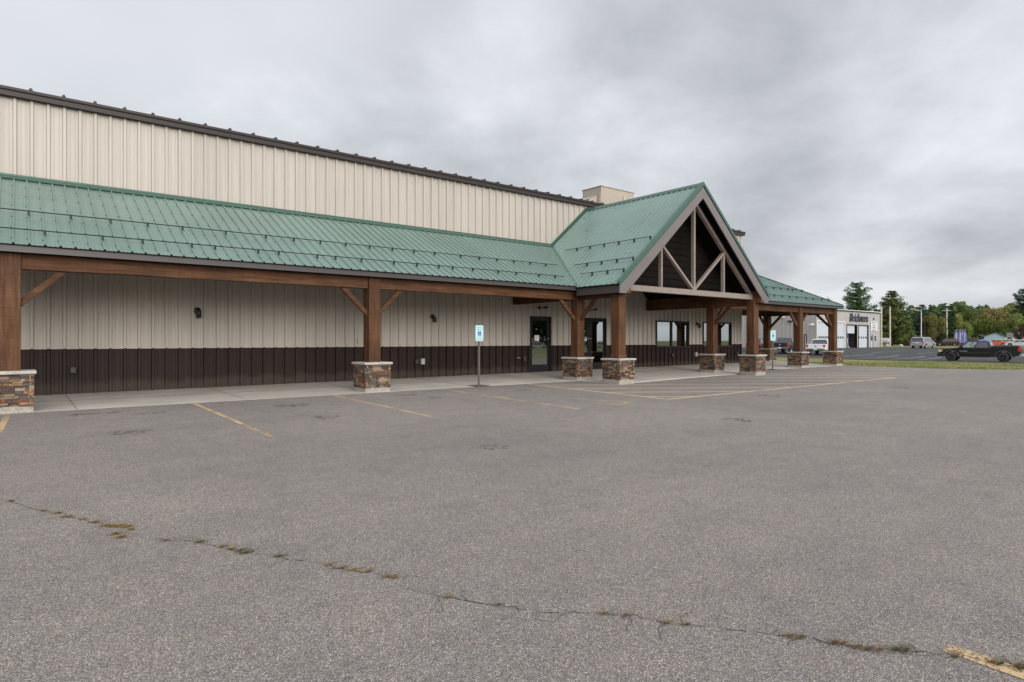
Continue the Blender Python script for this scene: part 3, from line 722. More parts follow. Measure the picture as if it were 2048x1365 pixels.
# soffits : flat under the lean-to, vaulted in the gable, dark infill wall
mb = MB()
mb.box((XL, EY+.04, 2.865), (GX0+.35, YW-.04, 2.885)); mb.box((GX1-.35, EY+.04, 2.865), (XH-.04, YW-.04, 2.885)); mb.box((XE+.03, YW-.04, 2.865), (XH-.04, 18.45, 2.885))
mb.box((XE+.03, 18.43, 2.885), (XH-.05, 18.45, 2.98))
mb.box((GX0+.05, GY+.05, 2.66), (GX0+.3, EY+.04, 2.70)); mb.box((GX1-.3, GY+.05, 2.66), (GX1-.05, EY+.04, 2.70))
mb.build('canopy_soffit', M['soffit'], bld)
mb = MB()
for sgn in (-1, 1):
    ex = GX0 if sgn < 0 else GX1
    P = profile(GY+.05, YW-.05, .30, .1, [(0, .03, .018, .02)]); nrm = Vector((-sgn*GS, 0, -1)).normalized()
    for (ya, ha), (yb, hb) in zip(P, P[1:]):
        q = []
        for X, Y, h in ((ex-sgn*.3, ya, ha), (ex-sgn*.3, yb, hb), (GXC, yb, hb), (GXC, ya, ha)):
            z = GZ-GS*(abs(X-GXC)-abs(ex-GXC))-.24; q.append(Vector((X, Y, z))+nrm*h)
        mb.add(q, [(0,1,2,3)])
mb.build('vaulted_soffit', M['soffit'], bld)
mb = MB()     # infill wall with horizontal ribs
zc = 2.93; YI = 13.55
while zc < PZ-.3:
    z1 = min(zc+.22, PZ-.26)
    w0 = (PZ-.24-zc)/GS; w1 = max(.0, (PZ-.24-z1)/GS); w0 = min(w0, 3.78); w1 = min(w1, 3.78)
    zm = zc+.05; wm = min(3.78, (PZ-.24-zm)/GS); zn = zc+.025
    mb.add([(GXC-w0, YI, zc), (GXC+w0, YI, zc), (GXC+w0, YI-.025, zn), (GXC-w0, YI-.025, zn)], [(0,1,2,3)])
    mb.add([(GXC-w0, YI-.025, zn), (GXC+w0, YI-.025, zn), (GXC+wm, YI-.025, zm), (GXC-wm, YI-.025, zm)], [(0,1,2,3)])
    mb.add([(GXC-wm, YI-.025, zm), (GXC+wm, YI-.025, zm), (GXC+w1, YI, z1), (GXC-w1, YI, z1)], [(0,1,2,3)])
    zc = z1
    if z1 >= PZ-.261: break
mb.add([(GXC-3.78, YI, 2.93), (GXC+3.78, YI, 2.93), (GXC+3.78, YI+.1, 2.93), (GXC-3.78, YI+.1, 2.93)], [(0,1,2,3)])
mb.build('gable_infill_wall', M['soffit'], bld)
# truss
mb = MB(); TY = 12.80
mb.box((14.50, TY-.06, 2.79), (21.94, TY+.08, 2.975))
mb.bar((GXC, TY+.01, 2.975), (GXC, TY+.01, PZ-.42), .085, .13, (0, 1, 0))
for sx in (-1, 1):
    X = GXC+sx*1.78; ztop = PZ-.62-GS*1.78
    mb.bar((X, TY+.01, 2.975), (X, TY+.01, ztop), .075, .125, (0, 1, 0))
    mb.bar((GXC+sx*.03, TY+.012, 2.99), (X+sx*.0, TY+.012, ztop-.03), .12, .085, (0, 0, 1))
    mb.bar((GXC+sx*3.66, TY+.014, 2.93), (GXC+sx*.02, TY+.014, PZ-.545), .13, .13, (0, 0, 1))
mb.build('front_truss', M['truss'], bld, bevel=.006)

# posts ------------------------------------------------------------
random.seed(21)
def plinth_mesh():
    mb = MB(); h0, h1, hw = .06, .64, .335
    for (ux, uy, nx_, ny_) in ((1,0,0,-1), (-1,0,0,1), (0,1,1,0), (0,-1,-1,0)):
        z = h0
        while z < h1-.01:
            hh = min(random.choice([.03, .04, .05, .055, .07]), h1-z)
            if h1-z-hh < .02: hh = h1-z
            x = -hw-.02
            while x < hw+.02:
                w = random.choice([.08, .12, .15, .2, .26]); w = min(w, hw+.02-x)
                if hw+.02-x-w < .05: w = hw+.02-x
                d = random.uniform(-.026, .020); t = random.uniform(-.006, .006)
                p = []
                for dd in (-.06, hw+d):
                    for (xa, za) in ((x+.003, z+.002), (x+w-.003, z+.002+t*0), (x+w-.003, z+hh-.002), (x+.003, z+hh-.002)):
                        j = 0 if dd < 0 else random.uniform(-.006, .006)
                        q = hw-.06 if dd < 0 else dd+j
                        p.append((ux*xa+nx_*q, uy*xa+ny_*q, za+(random.uniform(-.002, .002) if dd > 0 else 0)))
                mb.add(p, [(4,5,6,7), (0,1,5,4), (1,2,6,5), (2,3,7,6), (3,0,4,7)])
                x += w
            z += hh
    mb.box((-hw+.03, -hw+.03, h0), (hw-.03, hw-.03, h1))
    return mb
plinths = [plinth_mesh().build('stone_plinth', M['stone'], None, off=(0,0,0)) for _ in range(3)]
capm = MB(); capm.box((-.385, -.385, .64), (.385, .385, .70))
capo = capm.build('stone_cap', M['capst'], None, bevel=.012, seg=2)
basm = MB(); basm.box((-.345, -.345, -.35), (.345, .345, .06)); baso = basm.build('plinth_base', M['basec'], None, bevel=.015)
protos = plinths+[capo, baso]
POSTS = [(-7.4, 14.61), (-.09, 14.61), (7.10, 14.61), (14.42, 14.61), (14.42, 12.84), (22.02, 14.61), (22.02, 12.84), (29.08, 14.61), (32.65, 14.61), (32.65, 18.15)]
for i, (x, y) in enumerate(POSTS):
    mb = MB(); front = abs(y-12.84) < .01; ztop = 2.84 if not front else 2.955
    mb.box((x-.16, y-.16, .70), (x+.16, y+.16, ztop))
    p = mb.build('timber_post', M['woodz'], bld, bevel=.007)
    if front:
        mb = MB(); mb.box((x-.172, y-.172, .70), (x+.172, y+.172, .83)); mb.build('post_base_trim', M['woodx'], p, bevel=.004)
    for src in (plinths[i % 3], capo, baso):
        c = src.copy(); COL.objects.link(c); c.parent = p
        c.location = (x-8, y-YW, 0 if y < 16 else .09)
        if src in plinths: c.rotation_euler = (0, 0, (i % 4)*math.pi/2)
for o in protos: bpy.data.objects.remove(o)
# post tops on the portico rising past the chord and beam-end blocks
mb = MB()
for x in (14.42, 22.02):
    mb.box((x-.10, 12.42, 2.66), (x+.10, 12.68, 3.16))
    mb.box((x-.11, 12.685, 2.957), (x+.11, 12.9, 3.12))
    mb.build('beam_end_block', M['woody'], bld, bevel=.01); mb = MB()
# beams
mb = MB()
xs = [-9.5]+[p[0] for p in POSTS if abs(p[1]-14.61) < .01]
for a, b in zip(xs, xs[1:]):
    if a == 14.42: continue
    aa = a+.16 if a != -9.5 else a; mb = MB(); mb.box((aa, 14.51, 2.56), (b-.16, 14.71, 2.84)); mb.build('canopy_beam', M['woodx'], bld, bevel=.006)
mb = MB(); mb.box((XE+.03, 18.05, 2.56), (32.49, 18.25, 2.84))
mb.build('canopy_beam', M['woodx'], bld, bevel=.006)
for x in (14.42, 22.02):
    mb = MB(); mb.box((x-.10, 14.77, 2.56), (x+.10, YW-.04, 2.86)); mb.box((x-.095, 13.0, 2.845), (x+.095, YW-.05, 3.04)); mb.box((x-.10, 13.0, 2.56), (x+.10, 14.45, 2.84))
    mb.build('entrance_side_beam', M['woody'], bld, bevel=.006)
mb = MB(); mb.box((32.55, 14.77, 2.56), (32.75, 17.99, 2.84))
mb.build('canopy_side_beam', M['woody'], bld, bevel=.006)
L = .66
def brace(x, y, dx, dy):
    s = .16
    a = Vector((x+dx*(s-.03), y+dy*(s-.03), 2.57-L)); b = Vector((x+dx*(s+L), y+dy*(s+L), 2.59))
    o = MB(); o.bar(a, b, .09, .115, (0, 0, 1)); o.build('knee_brace', M['woodx' if dx else 'woody'], bld, bevel=.005)
for x in (-7.4, -.09, 7.10): brace(x, 14.61, 1, 0); brace(x, 14.61, -1, 0)
brace(14.42, 14.61, -1, 0); brace(14.42, 14.61, 0, -1)
brace(22.02, 14.61, 1, 0); brace(22.02, 14.61, 0, -1)
brace(29.08, 14.61, 1, 0); brace(29.08, 14.61, -1, 0)
brace(32.65, 14.61, -1, 0); brace(32.65, 14.61, 0, 1)
brace(32.65, 18.15, -1, 0); brace(32.65, 18.15, 0, -1)
# snow guards
def guard(name, pts_bar, brs, up):
    mb = MB(); mb.tube(pts_bar, .012, 6)
    for b in brs:
        b = Vector(b); mb.bar(b-Vector((0, 0, .10)), b+Vector((0, 0, .015)), .048, .035, up); 
    mb.build(name, M['guard'], bld)
for Y, x1, x2, x3 in ((15.6, 14.45, 22.0, 31.6), (14.64, 13.84, 22.6, 32.4)):
    z = lz(Y)+.105
    for a, b in ((XL+.1, x1), (x2, x3)):
        br = []; x = -.21 if a < 0 else a+.25
        while x > a+.4 and a < 0: x -= .672
        while x < b: br.append((x, Y, z)); x += random.choice([.457, .685, .685, .685, .913])
        guard('snow_guard', [(a, Y, z), (b, Y, z)], br, (1, 0, 0))
for X, y0, y1 in ((15.72, 12.66, 16.56), (14.87, 12.64, 15.26), (14.41, 12.62, 14.45)):
    for sg in (0, 1):
        z = GZ+GS*(X-GX0)+.105; XX = X if sg == 0 else 2*GXC-X; br = []; y = y0
        while y <= y1+.01: br.append((XX, y, z)); y += .66
        guard('snow_guard', [(XX, y0-.02, z), (XX, y1+.02, z)], br, (0, 1, 0))
# roof screws
mb = MB(); random.seed(3)
for k in range(-40, 62):
    X = -.265+k*.2283-.03
    for Y in (14.45, 14.95, 15.5, 16.1, 16.7, 17.3):
        if X < XL+.1 or X > 5: continue
        z = lz(Y); mb.box((X-.009, Y-.009, z-.004), (X+.009, Y+.009, z+.012))
tag(mb.build('roof_screws', M['guard'], bld), kind='stuff')

# doors and windows --------------------------------------------------
def frame_rect(mb, x0, x1, z0, z1, y0, y1, t, bottom=True, tb=None):
    mb.box((x0, y0, z0), (x0+t, y1, z1)); mb.box((x1-t, y0, z0), (x1, y1, z1)); mb.box((x0+t, y0, z1-t), (x1-t, y1, z1))
    if bottom: mb.box((x0+t, y0, z0), (x1-t, y1, z0+(tb or t)))
def leaf(parent, x0, x1, z0, z1, hx):
    mb = MB(); frame_rect(mb, x0, x1, z0, z1, YW+.0, YW+.045, .10, True, .27)
    d = mb.build('door_leaf', M['frame'], parent, bevel=.003)
    mb = MB(); mb.add([(x0+.10, YW+.02, z0+.27), (x1-.10, YW+.02, z0+.27), (x1-.10, YW+.02, z1-.10), (x0+.10, YW+.02, z1-.10)], [(0,1,2,3)])
    mb.build('pane', M['glass'], d)
    mb = MB(); mb.tube([(hx, YW, z0+.88), (hx, YW-.06, z0+.89), (hx, YW-.06, z0+1.15), (hx, YW, z0+1.16)], .012, 8)
    mb.build('handle', M['blackm'], d)
    mb = MB(); mb.box((hx-.015, YW-.012, z0+1.24), (hx+.02, YW-.001, z0+1.275)); mb.build('lock', M['silver'], d)
    return d
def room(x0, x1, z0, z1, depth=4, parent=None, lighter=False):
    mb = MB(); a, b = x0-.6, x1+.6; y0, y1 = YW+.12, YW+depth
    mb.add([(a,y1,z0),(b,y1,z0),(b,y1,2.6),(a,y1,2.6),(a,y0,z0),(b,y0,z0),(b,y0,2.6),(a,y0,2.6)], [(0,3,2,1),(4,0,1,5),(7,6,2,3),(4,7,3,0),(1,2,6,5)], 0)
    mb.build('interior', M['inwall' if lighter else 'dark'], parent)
z0 = .035
mb = MB(); frame_rect(mb, 15.14, 16.22, z0, 2.16, YW-.055, YW+.09, .05, False)
d1 = mb.build('entry_door', M['frame'], bld, bevel=.003); leaf(d1, 15.19, 16.17, z0+.01, 2.105, 16.10); room(15.14, 16.22, z0, 2.2, parent=d1)
mb = MB(); mb.box((15.42, YW+.008, 1.22), (15.65, YW+.014, 1.44)); mb.build('notice', M['paper'], d1)
z0 = .045
mb = MB(); frame_rect(mb, 17.40, 19.35, z0, 2.16, YW-.055, YW+.09, .05, False)
d2 = mb.build('double_door', M['frame'], bld, bevel=.003); leaf(d2, 17.45, 18.372, z0+.01, 2.105, 18.31); leaf(d2, 18.378, 19.30, z0+.01, 2.105, 18.44); room(17.4, 19.35, z0, 2.2, parent=d2)
def window(x0, x1, z0, z1, xm):
    mb = MB(); frame_rect(mb, x0, x1, z0, z1, YW-.06, YW+.09, .06); mb.box((xm-.05, YW-.03, z0+.06), (xm+.05, YW+.06, z1-.06))
    w = mb.build('window', M['frame'], bld, bevel=.003)
    for a, b in ((x0+.06, xm-.05), (xm+.05, x1-.06)):
        g = MB(); g.add([(a, YW+.02, z0+.06), (b, YW+.02, z0+.06), (b, YW+.02, z1-.06), (a, YW+.02, z1-.06)], [(0,1,2,3)]); g.build('pane', M['glass'], w)
    s = MB(); s.box((x0-.02, YW-.075, z0-.035), (x1+.02, YW+.05, z0-.001)); s.build('sill', M['brown'], w)
    room(x0, x1, .3, z1, 4, w)
    return w
window(22.62, 25.09, .92, 2.14, 23.78); window(26.21, 28.70, .92, 2.14, 27.45)
# wall lights and outlet boxes
def wall_light(x, z, arm):
    mb = MB(); mb.lathe([(0, -.02), (.075, -.02), (.085, 0), (.085, .03), (0, .03)], (x, YW-.045, z), (0, 1, 0), 16)
    mb.tube([(x, YW-.06, z), (x+arm*.3, YW-.13, z+.01), (x+arm*.9, YW-.19, z-.02)], .02, 8)
    l = mb.build('wall_light', M['blackm'], bld)
    mb = MB(); mb.lathe([(0, .04), (.055, .035), (.062, 0), (.066, -.15), (.055, -.15), (.0, -.14)], (x+arm, YW-.18, z-.04), (0, 0, 1), 16)
    mb.build('lamp_shade', M['blackm'], l)
wall_light(3.72, 2.03, .005); wall_light(10.88, 2.04, .005); wall_light(25.72, 2.03, .005)
def gooseneck(x, z):
    mb = MB(); mb.lathe([(0, -.02), (.05, -.02), (.055, 0), (.055, .03), (0, .03)], (x, YW-.045, z), (0, 1, 0), 14)
    mb.tube([(x, YW-.06, z), (x+.1, YW-.14, z+.0), (x+.2, YW-.2, z+.05)], .018, 8)
    l = mb.build('wall_light', M['blackm'], bld)
    mb = MB(); mb.tube([(x+.12, YW-.16, z-.01), (x+.24, YW-.26, z+.04)], [.03, .04], 10); mb.build('lamp_shade', M['blackm'], l)
gooseneck(15.62, 2.48); gooseneck(18.33, 2.48)
def wbox(x, z, w, h, m, name='outlet_box', d=.09):
    mb = MB(); mb.box((x-w/2, YW-.04-d, z-h/2), (x+w/2, YW-.03, z+h/2)); mb.box((x-w/2+.015, YW-.045-d, z-h/2+.02), (x+w/2-.015, YW-.04-d-.001, z+h/2-.02))
    mb.build(name, m, bld, bevel=.006)
wbox(1.05, .55, .10, .13, M['darkp']); wbox(10.47, .55, .13, .19, M['greyp'], 'outlet_box', .1); wbox(10.25, .55, .12, .13, M['darkp'])
wbox(14.83, .56, .13, .17, M['darkp']); wbox(23.73, .55, .12, .14, M['darkp']); wbox(25.57, .57, .14, .19, M['greyp']); wbox(29.1, .57, .11, .14, M['darkp']); wbox(8.24, 1.23, .10, .14, M['cream'], 'keypad_box', .05)
mb = MB(); mb.tube([(14.52, YW-.03, .60), (14.52, YW-.11, .60)], .035, 10); mb.tube([(14.55, YW-.09, .60), (14.62, YW-.12, .58)], .025, 8)
mb.build('hose_tap', pmat('aged_brass', (.30, .19, .08), .4, metal=.7), bld)

# ------------------------------------------------------------------ roof unit
hv = empty('rooftop_unit', (23.4, 22.0, 7.25), 'tan rooftop air handling unit standing on the roof behind the gable', 'air conditioner', world=True)
mb = MB(); mb.box((23.4, 22.0, 7.25), (25.95, 23.35, 9.13)); mb.build('cabinet', M['rtu'], hv, bevel=.015)
mb = MB(); mb.box((23.37, 21.97, 9.13), (25.98, 23.38, 9.17)); mb.build('lid', M['rtu'], hv)
mb = MB()
for yy in (22.25, 23.2):
    mb = MB(); mb.prism([(23.38, yy, 8.72), (22.78, yy, 8.42), (22.9, yy, 7.9), (23.38, yy, 7.55)], (0, .03, 0)); mb.build('intake_hood_side', M['rtu'], hv)
mb = MB(); mb.add([(23.38, 22.25, 8.73), (23.38, 23.23, 8.73), (22.77, 23.23, 8.43), (22.77, 22.25, 8.43)], [(0,1,2,3)])
mb.add([(22.78, 22.25, 8.42), (22.78, 23.2, 8.42), (22.9, 23.2, 7.95), (22.9, 22.25, 7.95)], [(0,1,2,3)])
mb.add([(23.0, 22.25, 7.8), (23.0, 23.2, 7.8), (23.36, 23.2, 7.5), (23.36, 22.25, 7.5)], [(0,1,2,3)])
mb.build('intake_hood', M['silver'], hv)
mb = MB(); mb.box((23.375, 22.05, 7.4), (23.399, 22.17, 8.8)); mb.box((23.45, 21.975, 7.3), (23.55, 21.999, 8.35)); mb.build('label_strip', M['capst'], hv)
mb = MB(); mb.box((25.1, 21.96, 8.55), (25.25, 21.999, 8.85)); mb.build('latch', M['cream'], hv); mb = MB(); mb.box((25.45, 21.97, 8.55), (25.75, 21.999, 8.62)); mb.build('hinge', M['cream'], hv)

# ------------------------------------------------------------------ text helper
def text_mesh(name, body, size, loc, rot, m, parent, shear=0, extrude=.004, off=0, align='CENTER', sx=1.0):
    cu = bpy.data.curves.new(name, 'FONT'); cu.body = body; cu.size = size; cu.extrude = extrude; cu.shear = shear; cu.offset = off; cu.align_x = align; cu.align_y = 'CENTER'
    to = bpy.data.objects.new(name, cu); COL.objects.link(to)
    dg = bpy.context.evaluated_depsgraph_get(); me = bpy.data.meshes.new_from_object(to.evaluated_get(dg))
    bpy.data.objects.remove(to); me.materials.clear(); me.materials.append(m)
    o = bpy.data.objects.new(name, me); COL.objects.link(o); o.parent = parent; o.location = loc; o.rotation_euler = rot; o.scale = (sx, 1, 1)
    return o
M['signw'] = pmat('reflective_sign_face', (.40, .58, .56), .5)
M['signb'] = pmat('sign_blue', (.01, .09, .33), .45)
M['signt'] = pmat('sign_teal_text', (.08, .33, .34), .5)
M['postb'] = pmat('brown_steel_post', (.10, .078, .066), .45)
def disc(mb, c, r, w, a0, a1, y, n=20):
    for k in range(n):
        t0 = lerp(a0, a1, k/n); t1 = lerp(a0, a1, (k+1)/n)
        mb.add([(c[0]+q*math.cos(t), y, c[1]+q*math.sin(t)) for t, q in ((t0, r-w), (t1, r-w), (t1, r+w), (t0, r+w))], [(0,1,2,3)])
def hsign(x, y, z, rz, label):
    e = empty('parking_sign', (x, y, z), label, 'sign', 'accessible parking signs along the canopy', rz)
    mb = MB(); mb.box((-.028, -.02, .02), (.028, .02, 1.75)); mb.build('sign_post', M['postb'], e, bevel=.006, off=(0,0,0))
    mb = MB(); mb.box((-.22, -.22, 0), (.22, .22, .022)); mb.build('base_plate', M['postb'], e, off=(0,0,0))
    mb = MB(); w, t, b = .135, 1.72, 1.27; r = .025; poly = []
    for cx_, cz_, a in ((w-r, t-r, 0), (-w+r, t-r, 90), (-w+r, b+r, 180), (w-r, b+r, 270)):
        for k in range(4): an = R(a+k*30); poly.append((cx_+r*math.cos(an), -.026, cz_+r*math.sin(an)))
    mb.prism(poly, (0, .005, 0)); pl_ = mb.build('sign_panel', M['signw'], e, off=(0,0,0))
    mb = MB(); mb.box((-.055, -.029, 1.425), (.055, -.0265, 1.545)); mb.build('symbol_square', M['signb'], pl_, off=(0,0,0))
    mb = MB(); yy = -.0300
    disc(mb, (-.004, 1.462), .024, .005, R(-210), R(60), yy); disc(mb, (-.008, 1.528), .005, .0055, 0, R(360), yy, 10)
    mb.add([(-.014,yy,1.515),(-.004,yy,1.515),(-.001,yy,1.48),(-.011,yy,1.48)], [(0,3,2,1)]); mb.add([(-.006,yy,1.487),(.018,yy,1.487),(.018,yy,1.479),(-.006,yy,1.479)], [(0,3,2,1)])
    mb.add([(.012,yy,1.487),(.020,yy,1.487),(.033,yy,1.447),(.025,yy,1.445)], [(0,3,2,1)]); mb.build('wheelchair_symbol', M['signw'], pl_, off=(0,0,0))
    for body, size, zc, mm in (('RESERVED', .046, 1.665, M['signt']), ('PARKING', .046, 1.60, M['signb']), ('VEH. WITH VET', .026, 1.40, M['signt']), ('OR DIS PLATES', .026, 1.362, M['signt']), ('OR STATE DIS CARD', .024, 1.312, M['signb'])):
        text_mesh('lettering', body, size, (0, -.0275, zc), (R(90), 0, 0), mm, pl_, extrude=.0006)
    return e
hsign(10.24, 14.33, -.045, 0, 'blue and white accessible parking sign standing between the second stone pier and glass door')
hsign(25.85, 14.12, -.045, R(-20), 'far accessible parking sign on brown post beyond the entrance gable')

# ------------------------------------------------------------------ neighbouring garage
M['nwall'] = pmat('light_grey_sheet_metal', (.34, .32, .295), .5, var=.05, vscale=1)
M['ndoor'] = pmat('white_overhead_door', (.43, .46, .48), .5, var=.04, vscale=2)
M['white'] = pmat('white_trim', (.62, .62, .60), .5)
M['signd'] = pmat('dark_blue_grey_lettering', (.035, .038, .048), .5)
M['wing'] = pmat('dark_window', (.02, .022, .025), .15)
M['blueg'] = pmat('blue_grey_curtain', (.12, .16, .21), .7)
NX0, NX1, NY, NZ, NT_ = 90.8, 113.0, 42.9, .0, 5.82
def nx(px):  # X on the garage front for a photo column
    t = (px-CX)/F_PX; return NY*(SY+t*CYW)/(CYW-t*SY)
gar = empty('garage_building', (NX0, NY, 0), 'light grey metal garage with white overhead doors and dark lettering', 'garage', world=True)
GD = [(nx(1634.5), nx(1659.5), 3.95), (nx(1663), nx(1689), 3.95), (nx(1693.6), nx(1713.2), 3.55), (nx(1717), nx(1735.8), 3.55)]
GO = [(a, b, -1, h) for a, b, h in GD]+[(nx(1741), nx(1745.8), -1, 2.12), (nx(1748), nx(1752.2), 1.0, 2.05)]
wall(NX0, NX1, lambda x: -.3, NT_, NY, M['nwall'], 'wall_panel', GO, gar, .61, .1, [(0, .05, .02, .035)])
mb = MB(); P = profile(NY, 80, .61, .3, [(0, .05, .02, .035)])
for (a, ha), (b, hb) in zip(P, P[1:]): mb.add([(NX0-ha, a, -.6), (NX0-hb, b, -.6), (NX0-hb, b, NT_), (NX0-ha, a, NT_)], [(0,1,2,3)])
mb.box((NX0, 80, -.6), (NX1, 80.1, NT_)); mb.box((NX1-.1, NY+.05, -.6), (NX1, 80, NT_))
mb.build('side_walls', M['nwall'], gar)
mb = MB(); mb.add([(NX0-.1, NY-.12, NT_), (NX1+.1, NY-.12, NT_), (NX1+.1, 61, NT_+1.1), (NX0-.1, 61, NT_+1.1)], [(0,1,2,3)]); mb.add([(NX0-.1, 80.2, NT_), (NX1+.1, 80.2, NT_), (NX1+.1, 61, NT_+1.1), (NX0-.1, 61, NT_+1.1)], [(0,3,2,1)]); mb.build('roof', M['silver'], gar)
mb = MB(); mb.box((NX0-.12, NY-.14, NT_-.16), (NX1+.12, NY+.02, NT_+.0)); mb.box((NX0-.12, NY+.02, NT_-.16), (NX0-.0, 80.2, NT_)); mb.build('eave_trim', M['blackm'], gar)
mb = MB(); mb.box((NX0-.15, NY-.22, NT_+.003), (NX1+.15, NY+.1, NT_+.10)); mb.build('gutter', M['white'], gar)
for k, (a, b, h) in enumerate(GD):
    m_ = MB()
    for s0, s1 in ((a-.12, a), (b, b+.12)): m_.box((s0, NY-.06, NZ), (s1, NY+.3, h))
    m_.box((a-.12, NY-.06, h), (b+.12, NY+.3, h+.14))
    fr = m_.build('overhead_door', M['frame'] if k > 1 else M['white'], gar)
    zl = NZ+.02 if k != 2 else 2.28
    m_ = MB(); z = zl
    while z < h-.05: zt = min(z+.52, h); m_.box((a, NY+.12, z+.012), (b, NY+.17, zt)); z = zt
    m_.box((a, NY+.135, zl), (b, NY+.16, h)); 
    if k == 2: m_ = MB(); [m_.box((a, NY+.12, 2.28+j*.52+.012), (b-.5, NY+.17, min(h, 2.8+j*.52))) for j in range(3)]
    m_.build('door_panel', M['ndoor'], fr)
    if k != 2:
        nw = [6, 6, 0, 4][k]
        for j in range(nw):
            x = a+(b-a)*(j+.5)/nw; m2 = MB(); m2.box((x-.22, NY+.10, 1.48), (x+.22, NY+.119, 1.80)); m2.build('pane', M['wing'], fr)
    else:
        m2 = MB(); m2.box((a, NY+.35, NZ-.1), (b, NY+6, h)); m2.f = m2.f[:-6]+[m2.f[-6], m2.f[-5], m2.f[-3], m2.f[-2], m2.f[-1]]; m2.mi.pop(); m2.sm.pop(); m2.build('interior', M['dark'], fr)
        m2 = MB(); m2.prism([(b-1.15, NY+1.2, 0), (b-.1, NY+1.2, 0), (b-.1, NY+1.2, 3.4), (b-1.5, NY+1.2, 3.4)], (0, .05, 0)); m2.build('curtain', M['blueg'], fr)
e = empty('hand_trolley', (GD[2][0]+1.4, NY+.5, .0), 'pale metal frame trolley standing in the open garage bay', 'trolley')
mb = MB()
for a, b in (((-.5, 0, 0), (.35, .1, 1.5)), ((.5, 0, 0), (-.3, .1, 1.6)), ((-.6, 0, .4), (.9, 0, 0)), ((-.3, 0, .9), (.5, .1, .9)), ((-.75, 0, 0), (-.5, 0, .6))): mb.tube([a, b], .045, 6)
mb.build('trolley_frame', M['white'], e, off=(0,0,0))
mb = MB(); mb.lathe([(.0,-.04), (.13,-.04), (.13,.04), (0,.04)], (.6, 0, .13), (0,1,0), 10); mb.build('wheel', M['blackm'], e, off=(0,0,0))
# man door, window, sign
a, b = nx(1741), nx(1745.8)
mb = MB(); mb.box((a, NY-.04, NZ), (a+.06, NY+.1, 2.12)); mb.box((b-.06, NY-.04, NZ), (b, NY+.1, 2.12)); mb.box((a, NY-.042, 2.06), (b, NY+.1, 2.122)); md_ = mb.build('side_door', M['frame'], gar)
mb = MB(); mb.box((a+.06, NY+.02, NZ), (b-.06, NY+.06, 2.06)); mb.build('door_leaf', M['ndoor'], md_)
mb = MB(); mb.box((a+.2, NY+.0, 1.15), (b-.2, NY+.019, 1.9)); mb.build('pane', M['wing'], md_)
a, b = nx(1748), nx(1752.2)
mb = MB(); mb.box((a, NY-.03, 1.0), (b, NY+.02, 2.05)); wn = mb.build('window', M['white'], gar)
mb = MB(); mb.box((a+.06, NY-.045, 1.06), ((a+b)/2-.03, NY-.031, 1.99)); mb.box(((a+b)/2+.03, NY-.045, 1.06), (b-.06, NY-.031, 1.99)); mb.build('pane', M['wing'], wn)
cxn = (nx(1697.5)+nx(1734.3))/2
t_ = text_mesh('lettering', 'Brickners', 1.62, (cxn-NX0, -.12, 4.72), (R(90), 0, 0), M['signd'], gar, shear=.28, extrude=.05, off=.02)
w_ = t_.dimensions.x; wt = nx(1734.3)-nx(1697.5)
t_.scale = (wt/max(.1, max(v.co.x for v in t_.data.vertices)-min(v.co.x for v in t_.data.vertices)), 1.12, 1)
mb = MB(); x = nx(1747); mb.prism([(x-.2, NY-.1, 4.95), (x-.2, NY-.1, 4.5), (x+.25, NY-.1, 4.72)], (0, .05, 0)); mb.build('arrow_mark', M['signd'], gar)
sgn_ = empty('service_sign', (nx(1747), NY-.12, 2.9), 'white sign board of four stacked panels on the garage wall', 'sign', world=True)
a, b = nx(1740.4), nx(1753.4)
for k in range(4):
    z = 4.26-k*.40; mb = MB(); mb.box((a, NY-.12, z-.37), (b, NY-.075, z)); p_ = mb.build('sign_panel', M['white'], sgn_)
    mb = MB(); random.seed(40+k); x = a+.35+.15*(k % 2)
    while x < b-.5:
        w = random.uniform(.10, .16); h = random.choice([.13, .13, .2]); mb.box((x, NY-.128, z-.28), (x+w, NY-.121, z-.28+h)); x += w+(.05 if random.random() < .8 else .2)
    tag(mb.build('lettering', M['signd'], p_), kind='stuff')
# fittings on the side wall
def side_y(px, X=NX0):
    t = (px-CX)/F_PX; return X*(CYW-t*SY)/(SY+t*CYW)
for px, z in ((1581, 4.05), (1566, 4.7), (1604, 4.7)):
    y = side_y(px); mb = MB(); mb.box((NX0-.35, y-.3, z-.1), (NX0-.03, y+.3, z+.12)); l = mb.build('flood_light', M['darkp'] if px == 1581 else M['white'], gar)
y = side_y(1626); mb = MB(); mb.tube([(NX0, y, 3.5), (NX0-.9, y-.2, 3.55)], .04, 6); mb.box((NX0-1.3, y-.4, 3.4), (NX0-.5, y, 3.6)); mb.build('wall_camera', M['white'], gar)
mb = MB(); y0, y1 = side_y(1609), side_y(1613.5); mb.box((NX0-.05, y0-.05, -.4), (NX0-.01, y0+.05, 2.1)); mb.box((NX0-.05, y1-.05, -.4), (NX0-.01, y1+.05, 2.1)); mb.box((NX0-.051, y1+.05, 2.0), (NX0-.009, y0-.05, 2.1)); s_ = mb.build('side_door', M['frame'], gar)
mb = MB(); mb.box((NX0-.03, y1+.05, -.4), (NX0-.006, y0-.05, 2.0)); mb.build('door_leaf', M['nwall'], s_)
mb = MB(); y0, y1 = side_y(1495), side_y(1590); mb.tube([(NX0-.1, y0, 1.5), (NX0-.1, y1, 1.5)], .03, 6); mb.build('pipe', M['darkp'], gar)

